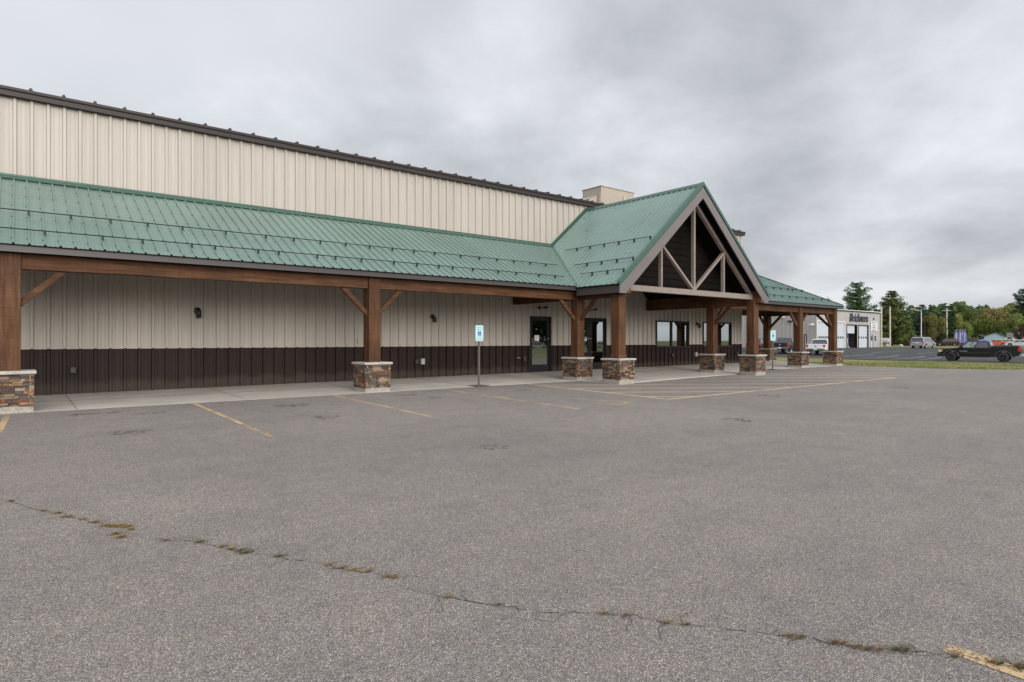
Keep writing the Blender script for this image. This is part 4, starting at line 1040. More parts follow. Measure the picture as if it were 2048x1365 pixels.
# ------------------------------------------------------------------ vehicles
def carpaint(name, col, metal=.0, rough=.25, coat=.8):
    return pmat(name, col, rough, metal=metal, spec=.5, coat=coat, croughn=.06)
M['tyre'] = pmat('tyre_rubber', (.016, .016, .017), .85, bump=.3, bscale=60)
M['rim'] = pmat('alloy_rim', (.45, .45, .46), .3, metal=.8)
M['rimk'] = pmat('black_rim', (.015, .015, .016), .35)
M['cglass'] = pmat('car_glass', (.012, .016, .018), .05, spec=.9, coat=1.0)
M['cglassl'] = pmat('car_glass_clear', (.16, .21, .19), .08, spec=.9, var=.7, vscale=4)
M['red'] = pmat('red_lens', (.50, .01, .01), .15, coat=1)
M['lens'] = pmat('clear_lens', (.60, .60, .58), .1, coat=1)
M['amber'] = pmat('amber_lens', (.6, .22, .03), .15, coat=1)
M['chrome'] = pmat('chrome', (.6, .6, .6), .12, metal=1)
M['plate'] = pmat('licence_plate', (.6, .6, .62), .5)
M['blueo'] = pmat('blue_badge', (.01, .05, .25), .3)
def arch(xc, r, z0, n=9):      # points over a wheel, front to back (x descending)
    an = math.acos(min(.99, max(-.99, -(z0-.0)/r))) if False else 0
    return [(xc+r*math.cos(math.pi*k/n), z0+r*math.sin(math.pi*k/n)) for k in range(n+1)]
def wheel(parent, x, y, r, w, rimm, rr=.62, spokes=6, out=1):
    mb = MB(); mb.lathe([(r*rr, -w/2), (r*.93, -w/2), (r, -w*.36), (r, w*.36), (r*.93, w/2), (r*rr, w/2)], (x, y, r), (0,1,0), 28)
    t = mb.build('wheel', M['tyre'], parent, off=(0,0,0))
    mb = MB(); o = out*(w/2-.02)
    mb.lathe([(r*rr, o), (r*rr*.9, o-out*.02), (r*rr*.86, o-out*.09), (.0, o-out*.09)], (x, y, r), (0,1,0), 24)
    for k in range(spokes):
        a = 2*math.pi*k/spokes; d = Vector((math.cos(a), 0, math.sin(a)))
        c = Vector((x, y+o-out*.05, r)); mb.bar(c+d*.03, c+d*r*rr*.9, .06*r/.35, .03, (0,1,0))
    mb.lathe([(.0, o-out*.02), (.06, o-out*.02), (.07, o-out*.08)], (x, y, r), (0,1,0), 12)
    mb.build('rim', rimm, t, off=(0,0,0))
def quad_panel(parent, name, pts, m, n, d=.006):
    mb = MB(); n = Vector(n).normalized()*d; P = [Vector(p)+n for p in pts]; mb.add(P, [tuple(range(len(P)))]); return mb.build(name, m, parent, off=(0,0,0))
def vehicle(name, S, paintm, loc, heading, label, cat, group=None):
    """S: dict of dimensions; x forward, origin on the ground under the centre"""
    e = empty(name, loc, label, cat, group, heading); W2 = S['w']/2; r = S['r']; xf, xr = S['xf'], S['xr']
    ar = S.get('ar', r*1.18); lo = S['sill']
    def arc(xc): 
        a0 = math.asin(min(.95, max(-.5, (lo-r)/ar))); return [(xc+ar*math.cos(a), r+ar*math.sin(a)) for a in [lerp(a0, math.pi-a0, k/10) for k in range(11)]]
    low = arc(xf)+arc(xr)        # from front going back
    prof = S['top']               # body outline from nose low to tail low, x descending, top surface
    pts = prof+[(x, z) for x, z in reversed(low)]
    mb = MB(); mb.prism([(x, -W2, z) for x, z in pts], (0, 2*W2, 0)); body = mb.build('body', paintm, e, bevel=.075, seg=4, off=(0,0,0))
    if S.get('clear'):
        for xc in (xf, xr):
            for sd_ in (-1, 1):
                mb = MB(); a_ = [lerp(-.05, math.pi+.05, k/14) for k in range(15)]
                mb.prism([(xc+(ar+.09)*math.cos(t), sd_*(W2-.02), r+(ar+.09)*math.sin(t)) for t in a_]+[(xc+ar*.98*math.cos(t), sd_*(W2-.02), r+ar*.98*math.sin(t)) for t in reversed(a_)], (0, sd_*.075, 0)); mb.build('fender_flare', M['darkp'], e, bevel=.015, off=(0,0,0))
    # under tray so nothing shows through
    mb = MB(); mb.box((xr-.2, -W2+.25, lo-.02), (xf+.2, W2-.25, lo+.25)); mb.box((xf-ar, -W2+.22, lo), (xf+ar, W2-.22, r*2)); mb.box((xr-ar, -W2+.22, lo), (xr+ar, W2-.22, r*2)); mb.build('underbody', M['blackm'], e, off=(0,0,0))
    # cabin
    c = S['cab']; bw, tw = W2-.05, W2-S.get('tumble', .20); z0 = c['z0']; z1 = c['z1']
    b0, b1, t0, t1 = c['b0'], c['b1'], c['t0'], c['t1']          # front/back base, front/back top (x)
    tm = (t0+t1)/2; zr = z1+.035
    sec = [(b0, z0), (t0, z1), (lerp(t0, t1, .25), zr), (lerp(t0, t1, .75), zr), (t1, z1-c.get('drop', 0)), (b1, z0)]
    def wz(z): return lerp(bw, tw, (z-z0)/(z1-z0))
    mb = MB(); vs = [(x, -wz(z), z) for x, z in sec]+[(x, wz(z), z) for x, z in sec]; n = len(sec)
    mb.add(vs, [tuple(range(n)), tuple(range(2*n-1, n-1, -1))]+[(i, n+i, n+(i+1)%n, (i+1)%n) for i in range(n)]); cabo = mb.build('cabin', S.get('roofm', paintm), e, bevel=.04, seg=2, off=(0,0,0))
    def side_pt(u, v, s):      # u 0 front..1 back along, v 0 base..1 top
        xb = lerp(b0, b1, u); xt = lerp(t0, t1, u); z = lerp(z0, z1, v); return (lerp(xb, xt, v), s*wz(z), z)
    for s in (-1, 1):
        for u0, u1 in S['wins']:
            q = [side_pt(u0, .06, s), side_pt(u1, .06, s), side_pt(u1, .86, s), side_pt(u0, .86, s)]
            if u0 < .06: q[0] = side_pt(u0+.03, .06, s)
            clear = S.get('clear') and u0 < .15
            quad_panel(e, 'side_window', q, M['cglassl'] if clear else M['cglass'], (0, s, .35), .012)
    def lerp3(a, b, t): return tuple(lerp(p, q, t) for p, q in zip(a, b))
    for (xb, xt, zt, nm, sg) in ((b0, t0, z1, 'windshield', 1), (b1, t1, z1-c.get('drop', 0), 'rear_window', -1)):
        A = (xb, -bw+.1, z0); B = (xb, bw-.1, z0); Ct = (xt, tw-.07, zt); D = (xt, -tw+.07, zt)
        q = [lerp3(A, D, .1), lerp3(B, Ct, .1), lerp3(B, Ct, .88), lerp3(A, D, .88)]
        quad_panel(e, nm, q, M['cglass'], (sg, 0, .5), .014)
    for x in (xf, xr):
        for s in (-1, 1):
            wheel(e, x, s*(W2-S.get('inset', .11)), r, S.get('tw', .24), S['rim'], S.get('rr', .62), out=s)
    for (nm, a, b, m_) in S['bits']:
        for s in ((-1, 1) if nm[0] == '*' else (1,)):
            mb = MB(); y0, y1 = sorted((a[1]*s, b[1]*s)); mb.box((min(a[0], b[0]), y0, a[2]), (max(a[0], b[0]), y1, b[2])); mb.build(nm.lstrip('*'), M[m_] if m_ != 'paint' else paintm, e, bevel=.012, off=(0,0,0))
    return e
def pickup_spec(lift=0, **k):
    L = lift
    S = dict(w=2.03, r=.40+L*.3, xf=1.94, xr=-1.95, sill=.48+L, ar=.50+L*.3, rim=M['rim'], tw=.28,
      top=[(2.95, .55+L), (3.0, .80+L), (2.98, 1.05+L), (2.90, 1.13+L), (1.62, 1.22+L), (1.45, 1.20+L), (-1.02, 1.22+L), (-3.02, 1.27+L), (-3.04, .62+L)],
      cab=dict(z0=1.18+L, z1=1.83+L, b0=1.55, b1=-1.02, t0=.72, t1=-.80), wins=[(.05, .40), (.47, .86)], tumble=.22,
      bits=[('*headlight', (2.80, .62, .84+L), (3.012, 1.02, 1.05+L), 'lens'), ('grille', (2.9, -.6, .80+L), (3.02, .6, 1.06+L), 'blackm'), ('front_bumper', (2.85, -1.02, .45+L), (3.12, 1.02, .74+L), k.get('bump', 'blackm')),
       ('rear_bumper', (-3.2, -1.0, .52+L), (-2.98, 1.0, .74+L), k.get('rb', 'chrome')), ('*tail_light', (-3.055, .80, .88+L), (-2.92, 1.022, 1.20+L), 'red'), ('*mirror', (.95, 1.0, 1.2+L), (1.2, 1.22, 1.42+L), 'blackm'),
       ('bed_liner', (-2.9, -.85, 1.23+L), (-1.1, .85, 1.285+L), 'blackm'), ('tailgate', (-3.06, -.78, .76+L), (-3.0, .78, 1.24+L), 'paint'), ('licence_plate', (-3.22, -.16, .56+L), (-3.205, .16, .70+L), 'plate'),
       ('*door_handle', (-.05, 1.01, 1.08+L), (.18, 1.035, 1.11+L), 'blackm'), ('*door_handle', (-.98, 1.01, 1.08+L), (-.78, 1.035, 1.11+L), 'blackm'), ('*side_step', (-.9, .88, .40+L), (1.1, 1.03, .46+L), 'blackm'),
       ('*door_seam', (.22, 1.0, .55+L), (.235, 1.018, 1.2+L), 'blackm'), ('*door_seam', (-1.0, 1.0, .55+L), (-.985, 1.018, 1.2+L), 'blackm'), ('*door_seam', (1.22, 1.0, .55+L), (1.235, 1.018, 1.2+L), 'blackm'), ('*bed_gap', (-1.07, .8, .6+L), (-1.04, 1.019, 1.26+L), 'blackm')])
    return S
def place(px, d, zoff=0):
    p = at(px, CY, d); return (p.x, p.y, hg(p.x, p.y)+.04+zoff)
def ray_heading(px, off):      # heading relative to the line of sight (0 = driving away), degrees, + = turned left
    p = at(px, CY, 10); return math.atan2(p.y, p.x)+R(off)
M['pblack'] = carpaint('black_car_paint', (.003, .0035, .005), coat=.45); M['pwhite'] = carpaint('white_car_paint', (.62, .63, .64)); M['psilver'] = carpaint('silver_car_paint', (.30, .31, .33), .4, .3)
M['pdark'] = carpaint('dark_green_grey_paint', (.012, .017, .020), coat=.4); M['pmaroon'] = carpaint('maroon_car_paint', (.055, .012, .016)); M['porange'] = carpaint('orange_car_paint', (.55, .13, .03)); M['pgrey2'] = carpaint('grey_car_paint', (.08, .09, .10), .3)
S = dict(w=2.03, r=.42, xf=1.94, xr=-1.95, sill=.46, ar=.54, rim=M['rimk'], tw=.32, inset=.07, rr=.52, clear=True,
  top=[(2.84, .50), (2.90, .78), (2.86, 1.06), (2.74, 1.13), (2.0, 1.20), (1.50, 1.26), (1.42, 1.27), (-1.06, 1.28), (-1.10, 1.42), (-3.10, 1.45), (-3.16, 1.38), (-3.18, .62)],
  cab=dict(z0=1.25, z1=1.87, b0=1.50, b1=-1.12, t0=.62, t1=-.92), wins=[(.10, .47), (.53, .90)], tumble=.24,
  bits=[('*headlight', (2.66, .62, .86), (2.905, 1.02, 1.06), 'lens'), ('*amber_light', (2.58, .98, .90), (2.75, 1.026, 1.06), 'amber'), ('grille', (2.8, -.6, .78), (2.925, .6, 1.04), 'blackm'), ('front_bumper', (2.72, -1.02, .44), (3.03, 1.02, .76), 'blackm'),
   ('rear_bumper', (-3.34, -1.0, .52), (-3.1, 1.0, .72), 'pgrey'), ('*tail_light', (-3.20, .80, .96), (-3.0, 1.026, 1.32), 'red'), ('*mirror', (1.0, 1.0, 1.26), (1.2, 1.24, 1.46), 'blackm'), ('tailgate', (-3.21, -.78, .76), (-3.15, .78, 1.40), 'pblack'), ('bed_cover', (-3.08, -.93, 1.45), (-1.14, .93, 1.49), 'darkp'),
   ('*door_handle', (.02, 1.01, 1.14), (.22, 1.035, 1.17), 'blackm'), ('*door_handle', (-.98, 1.01, 1.14), (-.78, 1.035, 1.17), 'blackm'), ('*door_seam', (.18, 1.0, .55), (.195, 1.018, 1.24), 'blackm'), ('*door_seam', (-1.09, 1.0, .55), (-1.07, 1.019, 1.40), 'blackm'), ('*door_seam', (1.26, 1.0, .55), (1.275, 1.018, 1.24), 'blackm'),
   ('*door_badge', (1.26, 1.012, .93), (.66, 1.022, .97), 'silver'), ('*side_moulding', (-.95, 1.012, .78), (1.15, 1.03, .83), 'darkp'), ('*side_step', (-.95, .9, .40), (1.2, 1.02, .45), 'darkp'), ('tow_hitch', (-3.7, -.06, .50), (-3.3, .06, .60), 'darkp'), ('tow_ball', (-3.72, -.08, .60), (-3.56, .08, .74), 'darkp')])
M['pgrey'] = M['greyp']
vehicle('pickup_truck', S, M['pblack'], place(1956, 58.0), ray_heading(1956, 90-7.5), 'black lifted crew cab pickup seen side on with chunky black wheels', 'pickup truck', 'vehicles on the lots')
S = pickup_spec(.04, rb='chrome'); S['w'] = 2.04
S['bits'] += [('*rear_fender', (-2.72, .98, .62), (-1.18, 1.16, 1.02), 'paint'), ('tailgate_badge', (-3.075, -.10, 1.06), (-3.062, .10, 1.13), 'blueo'), ('tailgate_badge', (-3.075, -.10, .94), (-3.062, .10, 1.0), 'blueo')]
vehicle('pickup_truck', S, M['pwhite'], place(1643, 74.0), ray_heading(1643, -12), 'white pickup with wide rear fenders, tailgate facing the camera between two far canopy piers', 'pickup truck', 'vehicles on the lots')
S = pickup_spec(.05); S['bits'] += [('tailgate_badge', (-3.075, -.07, 1.02), (-3.062, .07, 1.16), 'silver')]
vehicle('pickup_truck', S, M['pdark'], place(1573, 78.5), ray_heading(1573, -14), 'dark green grey pickup, tailgate to camera, left of the white pickup', 'pickup truck', 'vehicles on the lots')
def suv_spec(h=1.7, **k):
    return dict(w=1.9, r=.35, xf=1.45, xr=-1.4, sill=.32, ar=.41, rim=M['rim'], tw=.22,
      top=[(2.28, .35), (2.34, .6), (2.28, .82), (1.95, .93), (1.3, 1.04), (-2.2, 1.08), (-2.32, .9), (-2.34, .4)],
      cab=dict(z0=1.0, z1=h-.03, b0=1.35, b1=-2.25, t0=.55, t1=k.get('t1', -1.95), drop=.02), wins=k.get('wins', [(.05, .33), (.37, .62), (.66, .92)]), tumble=.2,
      bits=[('*headlight', (2.1, .55, .66), (2.335, .93, .82), 'lens'), ('grille', (2.2, -.5, .5), (2.352, .5, .78), 'blackm'), ('*tail_light', (-2.36, .72, .80), (-2.2, .957, 1.12), 'red'), ('*mirror', (.95, .93, 1.02), (1.12, 1.1, 1.17), 'paint'),
       ('rear_bumper', (-2.42, -.9, .38), (-2.3, .9, .62), 'paint'), ('licence_plate', (-2.435, -.16, .76), (-2.33, .16, .88), 'plate'), ('*door_seam', (.55, .94, .4), (.562, .957, 1.05), 'blackm'), ('*door_seam', (-.42, .94, .4), (-.408, .957, 1.05), 'blackm'), ('*door_handle', (.62, .94, .90), (.78, .968, .93), 'chrome'), ('*door_handle', (-.32, .94, .90), (-.16, .968, .93), 'chrome')])
def van_spec():
    S = suv_spec(1.78, t1=-2.1); S['w'] = 1.98; S['xf'], S['xr'] = 1.6, -1.5; S['top'] = [(2.5, .35), (2.55, .6), (2.5, .8), (2.1, .95), (1.6, 1.03), (-2.4, 1.06), (-2.52, .9), (-2.54, .36)]; S['cab'].update(z0=1.0, b0=1.7, b1=-2.45, t0=.75, t1=-2.2)
    S['bits'] = [(n_, (a[0]-.2 if a[0] < -2 else a[0], a[1]+.03*(a[1] > .5), a[2]), (b[0]-.2 if b[0] < -2 else b[0], b[1]+.03*(b[1] > .5), b[2]), m_) for n_, a, b, m_ in S['bits'] if n_ not in ('*headlight', 'grille')]+[('*headlight', (2.3, .6, .66), (2.552, .96, .82), 'lens')]
    return S
def sedan_spec():
    S = suv_spec(1.45, t1=-1.3, wins=[(.08, .45), (.49, .84)]); S['top'] = [(2.28, .30), (2.34, .5), (2.25, .70), (1.9, .80), (1.1, .90), (-1.7, .96), (-2.3, .92), (-2.36, .7), (-2.36, .32)]; S['cab'] = dict(z0=.88, z1=1.40, b0=1.25, b1=-1.8, t0=.45, t1=-1.0); S['w'] = 1.82; S['sill'] = .26
    S['bits'] = [(n_, (a[0], a[1]-.04*(a[1] > .5), a[2]-.13), (b[0], b[1]-.04*(b[1] > .5), b[2]-.13), m_) for n_, a, b, m_ in S['bits']]
    return S
G_ = 'vehicles on the lots'
vehicle('minivan', van_spec(), M['psilver'], place(1846, 100), ray_heading(1846, -19), 'silver minivan seen from its rear corner at the edge of the dark lot', 'minivan', G_)
vehicle('parked_car', suv_spec(1.68), M['pmaroon'], place(1896, 145), ray_heading(1896, 84), 'dark maroon crossover side on beyond the silver minivan', 'car', G_)
vehicle('parked_car', suv_spec(1.7), M['pwhite'], place(1926, 152), ray_heading(1926, 60), 'white crossover half hidden behind the maroon crossover', 'car', G_)
vehicle('parked_car', sedan_spec(), M['porange'], place(1992, 138), ray_heading(1992, 80), 'bright orange car seen over the bed of the black pickup', 'car', G_)
vehicle('parked_car', suv_spec(1.55), M['pwhite'], place(2012, 150), ray_heading(2012, 70), 'white hatchback just right of the orange car', 'car', G_)
vehicle('parked_car', sedan_spec(), M['pwhite'], place(2040, 128), ray_heading(2040, 75), 'white sedan at the right edge behind the black pickup tail light', 'car', G_)
vehicle('parked_car', suv_spec(1.75), M['pgrey2'], place(1549, 88), ray_heading(1549, -25), 'grey vehicle mostly hidden behind the far parking sign', 'car', G_)
vehicle('parked_car', suv_spec(1.75), M['pblack'], place(1519, 84), ray_heading(1519, -20), 'dark vehicle glimpsed left of the rearmost dark canopy post', 'car', G_)

# things on the far side -------------------------------------------------
def post_thing(name, px, d, ptop, r, m, label, cat, group=None, arms=()):
    p = at(px, CY, d); z = hg(p.x, p.y)-.1; top = at(px, ptop, d).z
    e = empty(name, (p.x, p.y, z), label, cat, group, math.atan2(p.y, p.x)-math.pi/2)
    mb = MB(); mb.tube([(0, 0, 0), (0, 0, top-z)], [r, r*.75], 10); mb.build('pole', m, e, off=(0,0,0)); return e, top-z
M['polew'] = pmat('weathered_pole_wood', (.42, .38, .31), .85, var=.2, vscale=3); M['polem'] = pmat('galvanised_pole', (.45, .45, .44), .5, metal=.3)
UG = 'utility poles beyond the garage'
e, h = post_thing('utility_pole', 1762.5, 118, 613, .20, M['polew'], 'pale utility pole right against the corner of the grey garage', 'utility pole', UG)
e, h = post_thing('utility_pole', 1780, 124, 614, .18, M['polew'], 'pale utility pole in front of the wide spreading pine', 'utility pole', UG)
e, h = post_thing('utility_pole', 1893.5, 150, 617, .19, M['polew'], 'light brown utility pole behind the maroon crossover', 'utility pole', UG)
for dz in (.4, ):
    mb = MB(); mb.box((-.9, -.08, h-.6), (.9, .08, h-.45)); mb.build('crossarm', M['polew'], e, off=(0,0,0))
mb = MB(); mb.lathe([(0, 0), (.22, 0), (.22, .6), (0, .6)], (-.3, 0, h-2.4), (0,0,1), 10); mb.build('transformer', M['darkp'], e, off=(0,0,0))
e, h = post_thing('utility_pole', 1719, 150, 611, .16, M['polew'], 'utility pole with two crossarms rising behind the garage roof', 'utility pole', UG)
for dz in (.3, 1.35):
    mb = MB(); mb.box((-1.2 if dz > 1 else -.9, -.08, h-dz-.12), (1.0 if dz > 1 else .9, .08, h-dz)); mb.build('crossarm', M['polew'], e, off=(0,0,0))
e, h = post_thing('street_lamp', 1842.5, 118, 622, .11, M['polem'], 'tall grey lamp post with one arm reaching left behind the minivan', 'street lamp')
mb = MB(); mb.tube([(0, 0, h-.05), (-.7, 0, h+.05), (-1.25, 0, h+.3)], .06, 6); mb.build('arm', M['polem'], e, off=(0,0,0))
mb = MB(); mb.box((-1.75, -.14, h+.27), (-1.1, .14, h+.42)); mb.build('lamp_head', M['polem'], e, bevel=.03, off=(0,0,0))
e, h = post_thing('flag_pole', 1849.5, 122, 634, .04, M['darkp'], 'thin dark pole just right of the lamp post', 'pole')
mb = MB(); mb.lathe([(0, 0), (.08, .04), (.08, .1), (0, .14)], (0, 0, h-.02), (0,0,1), 8); mb.build('finial', M['darkp'], e, off=(0,0,0))
M['wire'] = pmat('wire', (.05, .05, .05), .6)
mb = MB(); a = at(1893.5, 620, 150); b = at(1780, 616, 124); 
mb.tube([a.lerp(b, t)-Vector((0, 0, 1.0*4*t*(1-t))) for t in [k/8 for k in range(9)]], .015, 4); tag(mb.build('power_line', M['wire']), 'thin overhead wire strung between the utility poles', 'wire')
# feather flags
M['flagb'] = pmat('blue_violet_flag', (.12, .13, .30), .7, var=.5, vscale=2); M['flagw'] = pmat('white_flag_print', (.5, .5, .62), .7)
for px, lab in ((1913.5, 'blue feather flag, leftmost of the four'), (1921.5, 'blue feather flag, second from the left of the four'), (1925.7, 'blue feather flag, third from the left of the four'), (1930.3, 'blue feather flag, rightmost of the four')):
    p = at(px, CY, 147); z = hg(p.x, p.y)-.2; e = empty('feather_flag', (p.x, p.y, z), lab, 'flag', 'feather flags', math.atan2(p.y, p.x)-math.pi/2)
    mb = MB(); mb.tube([(-.35, 0, 0), (-.35, 0, 3.3), (-.2, 0, 3.9), (.1, 0, 4.2)], .03, 6); mb.build('flag_pole', M['white'], e, off=(0,0,0))
    mb = MB(); w = .75 if px < 1925 or px > 1929 else .5
    mb.prism([(-.33, 0, .9), (.1+w*.4, 0, .9), (.1+w*.4, 0, 2.4), (.05+w*.3, 0, 3.4), (-.05, 0, 4.05), (-.33, 0, 4.0)], (0, .02, 0)); fl = mb.build('flag_cloth', M['flagb'], e, off=(0,0,0))
    mb = MB(); mb.prism([(-.33+.1, -.005, 1.2), (-.05, -.005, 1.2), (.05, -.005, 3.3), (-.12, -.005, 3.4)], (0, -.01, 0)); mb.build('flag_print', M['flagw'], fl, off=(0,0,0))
# blue container, tarp heap, small sign, orange notice, propane tank
def simple(name, px, d, dims, m, label, cat, build, rz=0, zo=0):
    p = at(px, CY, d); e = empty(name, (p.x, p.y, hg(p.x, p.y)+zo), label, cat, None, math.atan2(p.y, p.x)-math.pi/2+rz); build(e); return e
M['bluep'] = pmat('bright_blue_panel', (.02, .16, .50), .5); M['tarp'] = pmat('dark_brown_tarp', (.045, .028, .025), .6, var=.4, vscale=3)
def bl(e):
    mb = MB(); mb.box((-1.0, -1, .45), (1.0, 1, 1.55)); mb.build('tank_box', M['bluep'], e, bevel=.08, seg=2, off=(0,0,0))
    for x in (-1.09, 1.01): mb = MB(); mb.box((x, -1.05, .3), (x+.08, 1.05, 1.65)); mb.build('end_frame', M['white'], e, off=(0,0,0))
    mb = MB(); mb.box((-.7, -1.01, 1.2), (.7, -1.002, 1.28)); mb.build('stripe', M['white'], e, off=(0,0,0))
    for x in (-.7, .7): mb = MB(); mb.lathe([(0,-.1), (.3,-.1), (.3,.1), (0,.1)], (x, -.9, .3), (0,1,0), 12); mb.build('wheel', M['tyre'], e, off=(0,0,0))
simple('blue_trailer', 1962, 149.5, 0, 0, 'bright blue trailer with white end frames beneath the big maple', 'trailer', bl)
def tp(e):
    mb = MB(); mb.prism([(-2.0, -1, .5), (-1.8, -1, 1.3), (-1.0, -1, 1.9), (.9, -1, 1.95), (1.5, -1, 1.5), (1.7, -1, .5)], (0, 2, 0)); mb.build('cover', M['tarp'], e, bevel=.12, seg=2, off=(0,0,0))
    mb = MB(); mb.box((-1.9, -1.02, .3), (1.65, 1.02, .49)); mb.build('trailer_bed', M['blackm'], e, off=(0,0,0))
    for x in (-1, 1): mb = MB(); mb.lathe([(0,-.1), (.3,-.1), (.3,.1), (0,.1)], (x, -.95, .3), (0,1,0), 12); mb.build('wheel', M['tyre'], e, off=(0,0,0))
simple('covered_trailer', 1941, 149, 0, 0, 'low trailer under a dark brown cover left of the blue trailer', 'trailer', tp)
def sg(e):
    mb = MB(); mb.box((-.07, -.07, 0), (.07, .07, 2.3)); mb.build('sign_post', M['white'], e, off=(0,0,0))
    mb = MB(); mb.box((.07, -.04, 1.75), (.85, .04, 1.95)); mb.build('sign_arm', M['white'], e, off=(0,0,0))
simple('yard_sign', 1885.5, 150, 0, 0, 'white yard sign post with a short arm behind the maroon crossover', 'sign', sg)
M['orangen'] = pmat('orange_notice', (.5, .16, .05), .6); M['greenn'] = pmat('olive_board', (.22, .28, .13), .6)
def on(e):
    mb = MB(); mb.box((-.05, -.05, 0), (.05, .05, 2.2)); mb.build('sign_post', M['polew'], e, off=(0,0,0))
    mb = MB(); mb.prism([(-.3, -.06, 2.2), (0, -.06, 1.75), (.35, -.06, 2.15), (.2, -.06, 2.75), (-.1, -.06, 2.8)], (0, .02, 0)); mb.build('notice_board', M['orangen'], e, off=(0,0,0))
    mb = MB(); mb.box((-.75, -.06, .7), (-.1, -.03, 1.8)); mb.build('notice_board', M['greenn'], e, off=(0,0,0))
simple('notice_post', 1910, 148, 0, 0, 'small orange and olive notice boards left of the feather flags', 'sign', on)
def pt(e):
    mb = MB(); mb.lathe([(0, -1.1), (.35, -1.05), (.55, -.75), (.6, -.4), (.6, .4), (.55, .75), (.35, 1.05), (0, 1.1)], (0, 0, 1.1), (1, 0, 0), 16); mb.build('tank', M['greyp'], e, off=(0,0,0))
    for x in (-.6, .6): mb = MB(); mb.box((x-.08, -.3, 0), (x+.08, .3, .6)); mb.build('cradle', M['polem'], e, off=(0,0,0))
simple('propane_tank', 1768, 122, 0, 0, 'grey rounded gas tank behind the pole at the garage corner', 'tank', pt)
M['rock'] = pmat('pale_boulder', (.36, .34, .30), .9, var=.3, vscale=4)
random.seed(77)
for px, lab in ((1775, 'pale boulder on the lawn between the two pale poles'), (1802, 'pale boulder on the lawn under the wide pine')):
    bm_ = MB(); rings = []
    vs = []; fs = []
    for i in range(7):
        ph = math.pi*i/6
        for k in range(10):
            th = 2*math.pi*k/10; q = 1+random.uniform(-.15, .15); vs.append((.55*q*math.sin(ph)*math.cos(th), .4*q*math.sin(ph)*math.sin(th), .15+.32*q*math.cos(ph)))
    for i in range(6):
        for k in range(10): fs.append((i*10+k, i*10+(k+1)%10, (i+1)*10+(k+1)%10, (i+1)*10+k))
    bm_.add(vs, fs, 0, True); o = bm_.build('boulder', M['rock']); p = at(px, CY, 128); o.location = (p.x, p.y, hg(p.x, p.y)); tag(o, lab, 'boulder')
# blue gabled mobile home
M['sidb'] = pmat('light_blue_siding', (.30, .42, .47), .6, var=.05, vscale=1); M['sidw'] = pmat('white_siding', (.52, .52, .51), .6, var=.05, vscale=1); M['shin'] = pmat('grey_shingles', (.10, .10, .11), .8, var=.3, vscale=3)
p0 = at(2008, CY, 156)
hm = empty('mobile_home', (p0.x, p0.y, hg(p0.x, p0.y)), 'single storey home with light blue gable end and white long side', 'house', None, math.atan2(p0.y, p0.x)-math.pi/2)
def ho(name, m, f, parent=hm): b = MB(); f(b); return b.build(name, m, parent, off=(0,0,0))
ho('gable_wall', M['sidb'], lambda b: b.prism([(-4.0, 0, 0), (.2, 0, 0), (.2, 0, 2.35), (-1.6, 0, 3.25), (-4.0, 0, 2.35)], (0, 9, 0)))
ho('wall', M['sidw'], lambda b: b.box((.2, .3, 0), (9, 7, 2.45)))
ho('skirting', M['sidw'], lambda b: b.box((-4.03, -.03, 0), (.2, -.003, .95)))
ho('roof', M['shin'], lambda b: (b.prism([(-4.35, -.3, 2.25), (-1.6, -.3, 3.36), (.6, -.3, 2.28), (.6, -.3, 2.16), (-1.6, -.3, 3.24), (-4.35, -.3, 2.13)], (0, 9.6, 0)), b.prism([(.5, .0, 2.45), (.5, 3.6, 3.25), (.5, 7.3, 2.45)], (8.7, 0, 0))))
for x in (3.1, 4.3): 
    w = ho('window', M['white'], lambda b: b.box((x-.5, .22, 1.1), (x+.5, .299, 2.2))); ho('pane', M['wing'], lambda b: (b.box((x-.42, .20, 1.17), (x-.03, .219, 2.13)), b.box((x+.03, .20, 1.17), (x+.42, .219, 2.13))), w)
dr = ho('door', M['signd'], lambda b: b.box((.7, .2, .5), (1.55, .299, 2.1)))
ho('steps', M['polem'], lambda b: (b.box((.5, -.6, 0), (1.8, .2, .45)), b.box((.5, -1.0, 0), (1.8, -.6, .22))))
ho('vent', M['bluep'], lambda b: b.box((-2.6, -.06, .8), (-2.1, -.031, 1.3)))

# ------------------------------------------------------------------ trees
def leafmat(name):
    m = bpy.data.materials.new(name); m.use_nodes = True; T = NT(m.node_tree); b = T.n['Principled BSDF']
    oi = T.add('ShaderNodeObjectInfo'); g = T.add('ShaderNodeNewGeometry')
    n = T.add('ShaderNodeTexNoise', {'Vector': (g, 'Position'), 'Scale': .35, 'Detail': 4.0})
    r = T.ramp((n, 0), [(.3, (.70, .72, .70)), (.7, (1.3, 1.25, 1.1))]); c = T.mix(1.0, (oi, 'Color'), (r, 0), 'MULTIPLY')
    r2 = T.ramp((g, 'Random Per Island'), [(0, (.6, .65, .6)), (1, (1.45, 1.35, 1.2))]); c = T.mix(1.0, c, (r2, 0), 'MULTIPLY')
    T.l.new(c[0].outputs[2], b.inputs['Base Color']); b.inputs['Roughness'].default_value = .7; b.inputs['Specular IOR Level'].default_value = .25
    b.inputs['Subsurface Weight'].default_value = 0
    return m
M['leaf'] = leafmat('foliage'); M['bark'] = pmat('bark', (.075, .058, .045), .9, var=.3, vscale=4)
